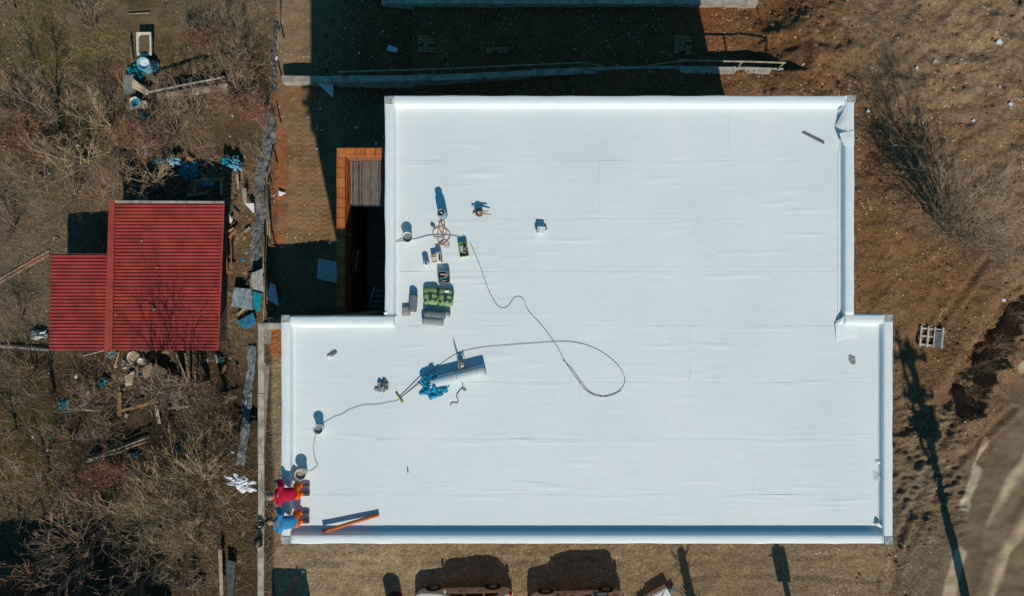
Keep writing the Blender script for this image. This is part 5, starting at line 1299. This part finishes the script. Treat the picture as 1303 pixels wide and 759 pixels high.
# small hut just south of the picture: casts the square shadow at the foot of the concrete wall
t = thing('hut', 'small flat-roofed hut beside the retaining wall throwing a square shadow', 'hut', (-9.62, -15.6, 0))
MB().box((0, 0, 1.1), (1.45, 1.5, 2.2)).build('wall', MATS['shed_plaster'], t); MB().cbox((0, 0, 2.28), (1.56, 1.62, .14), None, .01).build('roof', GREYT, t); MB().box((0, .765, .95), (.7, .04, 1.8)).build('door', WOOD, t)
# neighbouring house south-west, outside the picture, whose shadow fills the lower left corner
t = thing('house', 'low house just beyond the lower left edge that shades the bottom of the garden', 'house', (-21.5, -19.5, ZG))
MB().box((0, 0, 2.4), (9.5, 6, 4.8)).build('wall', MATS['shed_plaster'], t)
m = MB(); m.v = [Vector(v) for v in ((-5, -3.3, 4.7), (5, -3.3, 4.7), (5, 3.3, 4.7), (-5, 3.3, 4.7), (-5, 0, 6.0), (5, 0, 6.0))]; [m.face(f) for f in ((0, 1, 5, 4), (2, 3, 4, 5), (1, 2, 5), (3, 0, 4), (3, 2, 1, 0))]; m.build('roof', RED2, t)
MB().box((-2, 3.02, 1.5), (1, .06, 1.2)).build('window', WHITEP, t); MB().box((2, 3.02, 1.1), (1, .06, 2.1)).build('door', WOOD, t)

# ------------------------------------------------------------------ bare trees and bushes
def bare_plant(seed, Hh, stems, spread, mt, trunk_h=0.0, dens=1.0, curl=.18, r0=.03):
    """returns meshes (trunk, crown) of a leafless plant, foot at the origin"""
    rg = random.Random(seed); tr = MB(); cr = MB()
    def grow(m, p, d, ln, r, lev, n):
        pts = [p.copy()]; rad = [r]
        for i in range(n):
            d = (d + Vector((rg.gauss(0, curl), rg.gauss(0, curl), rg.gauss(0, curl * .7) + .03))).normalized(); p = p + d * (ln / n); pts.append(p.copy()); rad.append(r * (1 - .75 * (i + 1) / n))
        m.tube(pts, rad, 5 if lev == 0 else 3, False, lev < 1)
        return pts, rad
    def spray(pts, rad, ln, lev):
        if lev > 3: return
        k = int((4.6, 4.0, 3.0, 2)[lev] * dens + rg.random())
        for _ in range(k):
            f = rg.uniform(.22, 1.0) * (len(pts) - 1); i = min(int(f), len(pts) - 2); p = pts[i].lerp(pts[i + 1], f - i); dd = (pts[i + 1] - pts[i]).normalized()
            ax = dd.orthogonal().normalized(); ax.rotate(Matrix.Rotation(rg.uniform(0, 6.28), 3, dd)); nd = (dd + ax * rg.uniform(.35, .85)).normalized()
            r = max(.0085, rad[i] * .6); q, qr = grow(cr, p, nd, ln * rg.uniform(.45, .75), r, lev + 1, 4 if lev < 2 else 3); spray(q, qr, ln * .58, lev + 1)
    if trunk_h:
        tp, trr = grow(tr, Vector((0, 0, -.1)), Vector((0, 0, 1)), trunk_h, r0 * 2.2, 0, 4); o = tp[-1]
    else:
        tr.lathe([(r0 * 2, -.1), (r0 * 1.8, .03), (r0 * 1.2, .10), (.001, .13)], 7); o = Vector((0, 0, .03))
    for s in range(stems):
        a = 2 * math.pi * (s + rg.uniform(-.3, .3)) / stems; t_ = spread * rg.uniform(.35, 1.1)
        d = Vector((math.cos(a) * t_, math.sin(a) * t_, 1)).normalized()
        ln = (Hh - trunk_h) * rg.uniform(.75, 1.05); q, qr = grow(cr, o + Vector((math.cos(a), math.sin(a), 0)) * r0 * 1.2, d, ln, r0 * rg.uniform(.7, 1.1), 0, 6); spray(q, qr, ln * .62, 0)
    return tr.mesh('trunk', BARK), cr.mesh('crown', mt)
protos = {}
def plant(kind, px, py, sc, rz, name, label, cat, group=None, lean=(0, 0)):
    me_t, me_c = protos[kind]; c = G(px, py); t = thing(name, label, cat, c, rz, group); t.scale = (sc, sc, sc); t.rotation_euler.x, t.rotation_euler.y = lean
    for n, me_ in (('trunk', me_t), ('crown', me_c)):
        o = bpy.data.objects.new(n, me_); COL.objects.link(o); o.parent = t
    return t
protos['tree'] = bare_plant(1, 3.6, 5, .45, TWIGP, .8, 1.0, .14, .045)
protos['tree2'] = bare_plant(2, 3.2, 6, .55, TWIGL, .5, .95, .16, .042)
protos['bush'] = bare_plant(3, 2.6, 18, .8, TWIGP, 0, .66, .10, .024)
protos['rust'] = bare_plant(4, 1.9, 16, .8, TWIGR, 0, .9, .18, .02)
protos['big'] = bare_plant(5, 3.8, 42, 1.05, TWIGL, 0, .62, .06, .024)
protos['right'] = bare_plant(6, 4.4, 30, .34, mat('pale_twigs', (.38, .27, .17), .9, .3, 3), 0, .82, .09, .036)
protos['shoots'] = bare_plant(7, 3.4, 16, .16, TWIGP, 0, .42, .05, .024)
PL = [('tree', 78, 152, .95, .3, 'bare_tree', 'bare tree in the mossy grass, upper left, left of the bathtub', 'tree'),
 ('tree2', 146, 168, .8, 1.9, 'bare_tree', 'bare tree just left of the white-rimmed tub in the garden', 'tree'),
 ('tree2', 122, 212, 1.1, 3.1, 'bare_tree', 'pale forked bare tree above the notch of the red shed roof', 'tree'),
 ('tree', 22, 190, .95, 2.2, 'bare_tree', 'bare tree at the far left edge above the brambles', 'tree'),
 ('bush', 60, 232, 1.0, 0, 'bare_bush', 'wide grey-brown bush at the left edge above the path', 'bush'),
 ('bush', 98, 250, .9, 1.0, 'bare_bush', 'grey bush overhanging the dark notch left of the shed', 'bush'),
 ('rust', 40, 175, 1.0, 2.0, 'bare_bush', 'low rusty bush between the two leftmost bare trees', 'bush'),
 ('rust', 75, 195, .9, 4.0, 'bare_bush', 'low rusty bush under the first bare tree', 'bush'),
 ('bush', 252, 150, .95, 2.0, 'bare_bush', 'pinkish grey bush below the tan lean-to', 'bush'),
 ('bush', 303, 118, 1.0, 3.0, 'bare_bush', 'grey bush against the fence right of the lean-to', 'bush'),
 ('bush', 318, 78, .8, 5.0, 'bare_bush', 'small grey bush against the upper end of the fence', 'bush'),
 ('rust', 326, 150, .9, 1.0, 'bare_bush', 'rusty bush beside the grey tarpaulin strip', 'bush'),
 ('bush', 225, 172, .9, 4.2, 'bare_bush', 'grey bush between lean-to and dark brush', 'bush'),
 ('rust', 190, 185, 1.0, .5, 'bare_bush', 'rusty bush growing through the small blue bag', 'bush'),
 ('tree2', 205, 240, .85, .9, 'bare_tree', 'pale twisted tree overhanging the back edge of the red shed', 'tree'),
 ('bush', 165, 236, .8, 2.5, 'bare_bush', 'bush at the back left corner of the red shed', 'bush'),
 ('tree', 20, 10, .8, 4.2, 'bare_tree', 'bare tree at the very top left corner', 'tree'),
 ('bush', 120, 40, .7, 4.0, 'bare_bush', 'small bush near the top left of the bathtub', 'bush'),
 ('rust', 262, 55, .7, 4.0, 'bare_bush', 'small rusty bush right above the lean-to rail', 'bush'),
 ('bush', 285, 30, .55, 1.0, 'bare_bush', 'small grey bush near the top centre of the garden', 'bush'),
 ('big', 262, 612, 1.0, 0, 'bare_bush', 'very large spreading tan bush left of the concrete wall', 'bush'),
 ('big', 214, 640, .8, 2.0, 'bare_bush', 'large tan bush merging into the left of the largest bush', 'bush'),
 ('bush', 140, 650, 1.2, 2.0, 'bare_bush', 'grey bush left of the large tan bushes', 'bush'),
 ('bush', 110, 690, 1.2, 5.0, 'bare_bush', 'grey bush sprawling over the dark lower left shadow', 'bush'),
 ('big', 250, 690, .72, 4.0, 'bare_bush', 'tan bush above the covered pile at the bottom', 'bush'),
 ('bush', 180, 735, 1.0, 1.0, 'bare_bush', 'grey bush at the bottom left of the covered pile', 'bush'),
 ('rust', 20, 745, 1.6, .4, 'bare_bush', 'red-brown bush in the bottom left corner', 'bush'),
 ('rust', 60, 757, 1.3, 3.4, 'bare_bush', 'red-brown bush right of the bottom left corner bush', 'bush'),
 ('shoots', 238, 486, 1.5, 0, 'bare_tree', 'cluster of tall straight shoots below the right half of the shed', 'tree'),
 ('shoots', 266, 484, 1.45, 2.0, 'bare_tree', 'second cluster of tall shoots nearer the concrete wall', 'tree'),
 ('shoots', 288, 500, 1.1, 4.0, 'bare_tree', 'third thinner cluster of shoots beside the pale sheet', 'tree'),
 ('tree', 22, 548, .85, 1.0, 'bare_tree', 'slim bare tree in the mossy grass at the lower left edge', 'tree'),
 ('tree', 65, 600, .9, 3.0, 'bare_tree', 'bare tree above the dark lower left shadow', 'tree'),
 ('shoots', 70, 500, .8, 3.0, 'bare_tree', 'tall thin sapling left of the blue bag', 'tree'),
 ('bush', 95, 560, .8, 2.0, 'bare_bush', 'grey bush between blue bag and pole stack', 'bush'),
 ('bush', 118, 510, .7, 3.3, 'bare_bush', 'small bush right of the blue bag', 'bush'),
 ('bush', 145, 545, .6, 3.3, 'bare_bush', 'small dark bush above the pole stack', 'bush'),
 ('bush', 45, 470, .8, 5.3, 'bare_bush', 'grey bush below the pale pipe at the left', 'bush'),
 ('rust', 150, 600, 1.0, 1.3, 'bare_bush', 'rusty bush right below the pole stack', 'bush'),
 ('bush', 300, 560, .9, 1.3, 'bare_bush', 'grey bush squeezed against the pale sheet strip', 'bush'),
 ('bush', 20, 290, .7, 1.3, 'bare_bush', 'small bush above the brick-edged path', 'bush'),
 ('bush', 30, 400, .6, 3.3, 'bare_bush', 'thin bush between brick edging and pale pipe', 'bush'),
 ('right', 1206, 296, 1.05, 1.0, 'bare_bush', 'tall pale bare bush on the open ground right of the building', 'bush')]
for a in PL: plant(*a, lean=(-.38, -.12) if a[0] == 'right' else (0, 0))
for i, (px, py) in enumerate(((1285, 402), (1262, 440), (1243, 468), (1228, 500))): plant('bush', px, py, .34, i * 1.3, 'bare_bush', 'low bare scrub on the earth ditch right of the pallet, %s' % ('topmost of four', 'second from the top', 'third from the top', 'lowest of four')[i], 'bush', 'scrub along the ditch')
plant('bush', 1225, 300, .9, 2, 'bare_bush', 'low thin bush at the right foot of the tall pale bush', 'bush')

# ------------------------------------------------------------------ ground litter nobody could count
def np_mesh(name, verts, faces, mt):
    me = bpy.data.meshes.new(name); n = faces.shape[1]
    me.vertices.add(len(verts)); me.vertices.foreach_set('co', verts.reshape(-1).astype(np.float32))
    me.loops.add(faces.size); me.loops.foreach_set('vertex_index', faces.reshape(-1).astype(np.int32))
    me.polygons.add(len(faces)); me.polygons.foreach_set('loop_start', np.arange(0, faces.size, n, dtype=np.int32)); me.update(calc_edges=True)
    me.materials.append(mt); o = bpy.data.objects.new(name, me); COL.objects.link(o); return stuff(o)
def px_of(X, Y, Z): return 651.5 + X * F / (CH - Z), 379.5 - Y * F / (CH - Z)
def strands(name, n, dens, mt, ln=(.15, .5), w=.012, lift=.25, arch=1.0):
    X = rs.uniform(-26, 21, n * 4); Y = rs.uniform(-15.6, 16.2, n * 4); Z = height(X, Y); u, v = px_of(X, Y, Z)
    k = rs.rand(len(X)) < dens(u, v, X, Y); X, Y = X[k][:n], Y[k][:n]; N = len(X); a = rs.uniform(0, 6.28, N); L_ = rs.uniform(*ln, N); hgt = rs.rand(N) ** 2 * lift
    P_ = []; x, y = X, Y; hh = [0.01, .6, 1.0, .5]
    for j in range(4):
        z = height(x, y) + .01 + hgt * hh[j] * arch; P_.append(np.stack([x, y, z], -1)); a = a + rs.normal(0, .35, N); x = x + np.cos(a) * L_ / 3; y = y + np.sin(a) * L_ / 3
    vs = np.zeros((N, 8, 3)); ww = w * rs.uniform(.5, 1.3, N)
    for j in range(4):
        d = P_[min(j + 1, 3)] - P_[max(j - 1, 0)]; s_ = np.stack([-d[:, 1], d[:, 0], 0 * d[:, 0]], -1); s_ /= np.linalg.norm(s_, axis=1, keepdims=True) + 1e-9
        t_ = (ww * (1 - .25 * j))[:, None] * .5; vs[:, 2 * j] = P_[j] - s_ * t_; vs[:, 2 * j + 1] = P_[j] + s_ * t_
    f = np.array([[0, 1, 3, 2], [2, 3, 5, 4], [4, 5, 7, 6]]); fa = (np.arange(N)[:, None, None] * 8 + f[None]).reshape(-1, 4)
    return np_mesh(name, vs.reshape(-1, 3), fa, mt)
offshed = lambda u, v: ~(((u > 138) & (u < 292) & (v > 258) & (v < 452)) | ((u > 60) & (u < 145) & (v > 322) & (v < 452)))
def garden(u, v, X, Y): return (1 - .6 * (v > 450)) * (u < 345) * offshed(u, v) * np.clip((fbm(X, Y, .4, 201) - .3) * 2.6, .05, 1)
def mossy(u, v, X, Y): return (u < 335) * offshed(u, v) * np.clip((fbm(X, Y, .5, 211) - .42) * 5, 0, 1) * ((v < 210) | (v > 470))
def north(u, v, X, Y): return garden(u, v, X, Y) * (((v > 90) & (v < 260)) | (v > 450)) * (u > 10)
strands('dry_grass', 26000, garden, mat('dry_straw', (.32, .22, .125), .95, .45, .6), (.12, .4), .022, .16)
strands('bramble', 15000, north, mat('bramble_cane', (.32, .205, .13), .95, .4, .5), (.4, 1.3), .024, .6)
strands('grass', 22000, mossy, mat('dull_moss_grass', (.135, .11, .028), .95, .4, .6), (.08, .25), .026, .10)
strands('rusty_bramble', 7000, lambda u, v, X, Y: north(u, v, X, Y) * np.clip((fbm(X, Y, .35, 231) - .5) * 6, 0, 1), mat('rust_cane', (.27, .12, .055), .95, .4, .5), (.3, 1.0), .022, .45)
strands('dry_grass', 6000, lambda u, v, X, Y: (u > 1120) * (v < 520) * np.clip((fbm(X, Y, .5, 221) - .45) * 4, 0, 1) + .4 * (u > 352) * (u < 398) * (v < 80), mat('pale_straw', (.34, .27, .19), .95, .3, .6), (.1, .35), .013, .08)
def rocks(name, n, dens, mt, rr=(.015, .05), flat=.7, seed=0, pw=3):
    X = rs.uniform(-26, 24, n * 5); Y = rs.uniform(-15.6, 16.2, n * 5); Z = height(X, Y); u, v = px_of(X, Y, Z)
    k = rs.rand(len(X)) < dens(u, v, X, Y); X, Y, Z = X[k][:n], Y[k][:n], Z[k][:n]; N = len(X)
    r = rr[0] + (rr[1] - rr[0]) * rs.rand(N) ** pw
    base = np.array([[1, 0, 0], [.4, .9, 0], [-.6, .8, 0], [-1, -.1, 0], [-.3, -.9, 0], [.7, -.7, 0], [.45, .1, .8], [-.35, .35, .9], [-.1, -.45, .75]])
    jit = rs.uniform(.7, 1.3, (N, 9, 3)); a = rs.uniform(0, 6.28, N); b = base[None] * jit * np.stack([np.ones(N), rs.uniform(.5, 1, N), np.full(N, flat)], -1)[:, None]
    c, s_ = np.cos(a)[:, None], np.sin(a)[:, None]; vx = b[..., 0] * c - b[..., 1] * s_; vy = b[..., 0] * s_ + b[..., 1] * c
    vs = np.stack([X[:, None] + vx * r[:, None], Y[:, None] + vy * r[:, None], Z[:, None] - .01 + b[..., 2] * r[:, None]], -1)
    f = np.array([[0, 1, 6], [1, 7, 6], [1, 2, 7], [2, 3, 7], [3, 8, 7], [3, 4, 8], [4, 5, 8], [5, 6, 8], [5, 0, 6], [6, 7, 8]])
    return np_mesh(name, vs.reshape(-1, 3), (np.arange(N)[:, None, None] * 9 + f[None]).reshape(-1, 3), mt)
road_off = lambda u, v: ~((u > 1185) & (v > 480) & (u + v * .62 > 1590))
plot = lambda u, v, X, Y: (u > 350) * road_off(u, v) * np.clip((fbm(X, Y, .6, 301) - .25) * 2.2, .05, 1)
rocks('pebbles', 16000, plot, mat('pebble', (.50, .37, .24), .95, .5, .8), (.015, .06))
rocks('pebbles', 4500, plot, mat('white_grit', (.62, .58, .5), .95, .3, .8), (.012, .05), pw=2)
rocks('brick_rubble', 1500, lambda u, v, X, Y: plot(u, v, X, Y) * np.clip((fbm(X, Y, .5, 311) - .45) * 5, 0, 1), BRICKR, (.015, .06))
rocks('brick_rubble', 420, lambda u, v, X, Y: np.exp(-((u - 355) / 5.) ** 2) * (v > 100) * (v < 310) * (u > 346) + ((u > 346) & (u < 356) & (v > 416) & (v < 452)) * 1.0, BRICKR, (.03, .13), pw=1.5)
rocks('rubble', 500, lambda u, v, X, Y: ((u > 352) & (u < 372) & (v > 100) & (v < 150)) * .9 + np.exp(-((u - 354) / 6.) ** 2) * (v < 310) * (u > 346) * .5, STONE, (.03, .14), pw=1.5)
rocks('soil_clods', 12000, lambda u, v, X, Y: plot(u, v, X, Y) * (((v < 130) & (u > 400)) | (u > 1085)) * np.clip((fbm(X, Y, .7, 321) - .35) * 3, .05, 1), CLOD, (.03, .13), .8)
rocks('soil_clods', 1500, lambda u, v, X, Y: np.exp(-(((u - 1010) / 60.) ** 2 + ((v - 60) / 70.) ** 2)) * 1.0, mat('dark_clod', (.12, .065, .035), .98, .4, 2), (.06, .22), .8, pw=2)
rocks('pebbles', 2600, lambda u, v, X, Y: garden(u, v, X, Y) * .8, mat('garden_litter', (.36, .32, .26), .95, .5, .8), (.015, .07))
rocks('leaf_litter', 2500, lambda u, v, X, Y: garden(u, v, X, Y) * ((fbm(X, Y, .4, 331) > .55)), mat('rust_leaf', (.32, .13, .05), .95, .4, .8), (.02, .07), .25)
rocks('bark_and_rubble', 1700, lambda u, v, X, Y: ((u > 284) & (u < 330) & (v > 250) & (v < 430)) * .8 + ((u > 300) & (u < 330) & (v > 640) & (v < 720)) * .7 + ((u > 110) & (u < 230) & (v > 446) & (v < 520)) * .5, mat('bark_chips', (.26, .18, .10), .95, .6, 1.2), (.05, .24), .5, pw=2)

rocks('litter_bits', 280, lambda u, v, X, Y: (((u > 284) & (u < 350) & (v > 180) & (v < 420)) * .9 + ((u > 30) & (u < 300) & (v > 446) & (v < 580)) * .45 + ((u > 160) & (u < 310) & (v > 130) & (v < 256)) * .6), FOAM, (.04, .13), .35, pw=2)
rocks('litter_bits', 70, lambda u, v, X, Y: (((u > 284) & (u < 335) & (v > 180) & (v < 420)) * .9 + ((u > 60) & (u < 300) & (v > 446) & (v < 580)) * .6 + ((u > 160) & (u < 310) & (v > 130) & (v < 256)) * .8), BLUE, (.05, .16), .4, pw=2)
rocks('litter_bits', 60, lambda u, v, X, Y: 1.0 * ((u > 400) & (u < 700) & (v < 200)) * (v > 20), FOAM, (.03, .10), .4, pw=2)
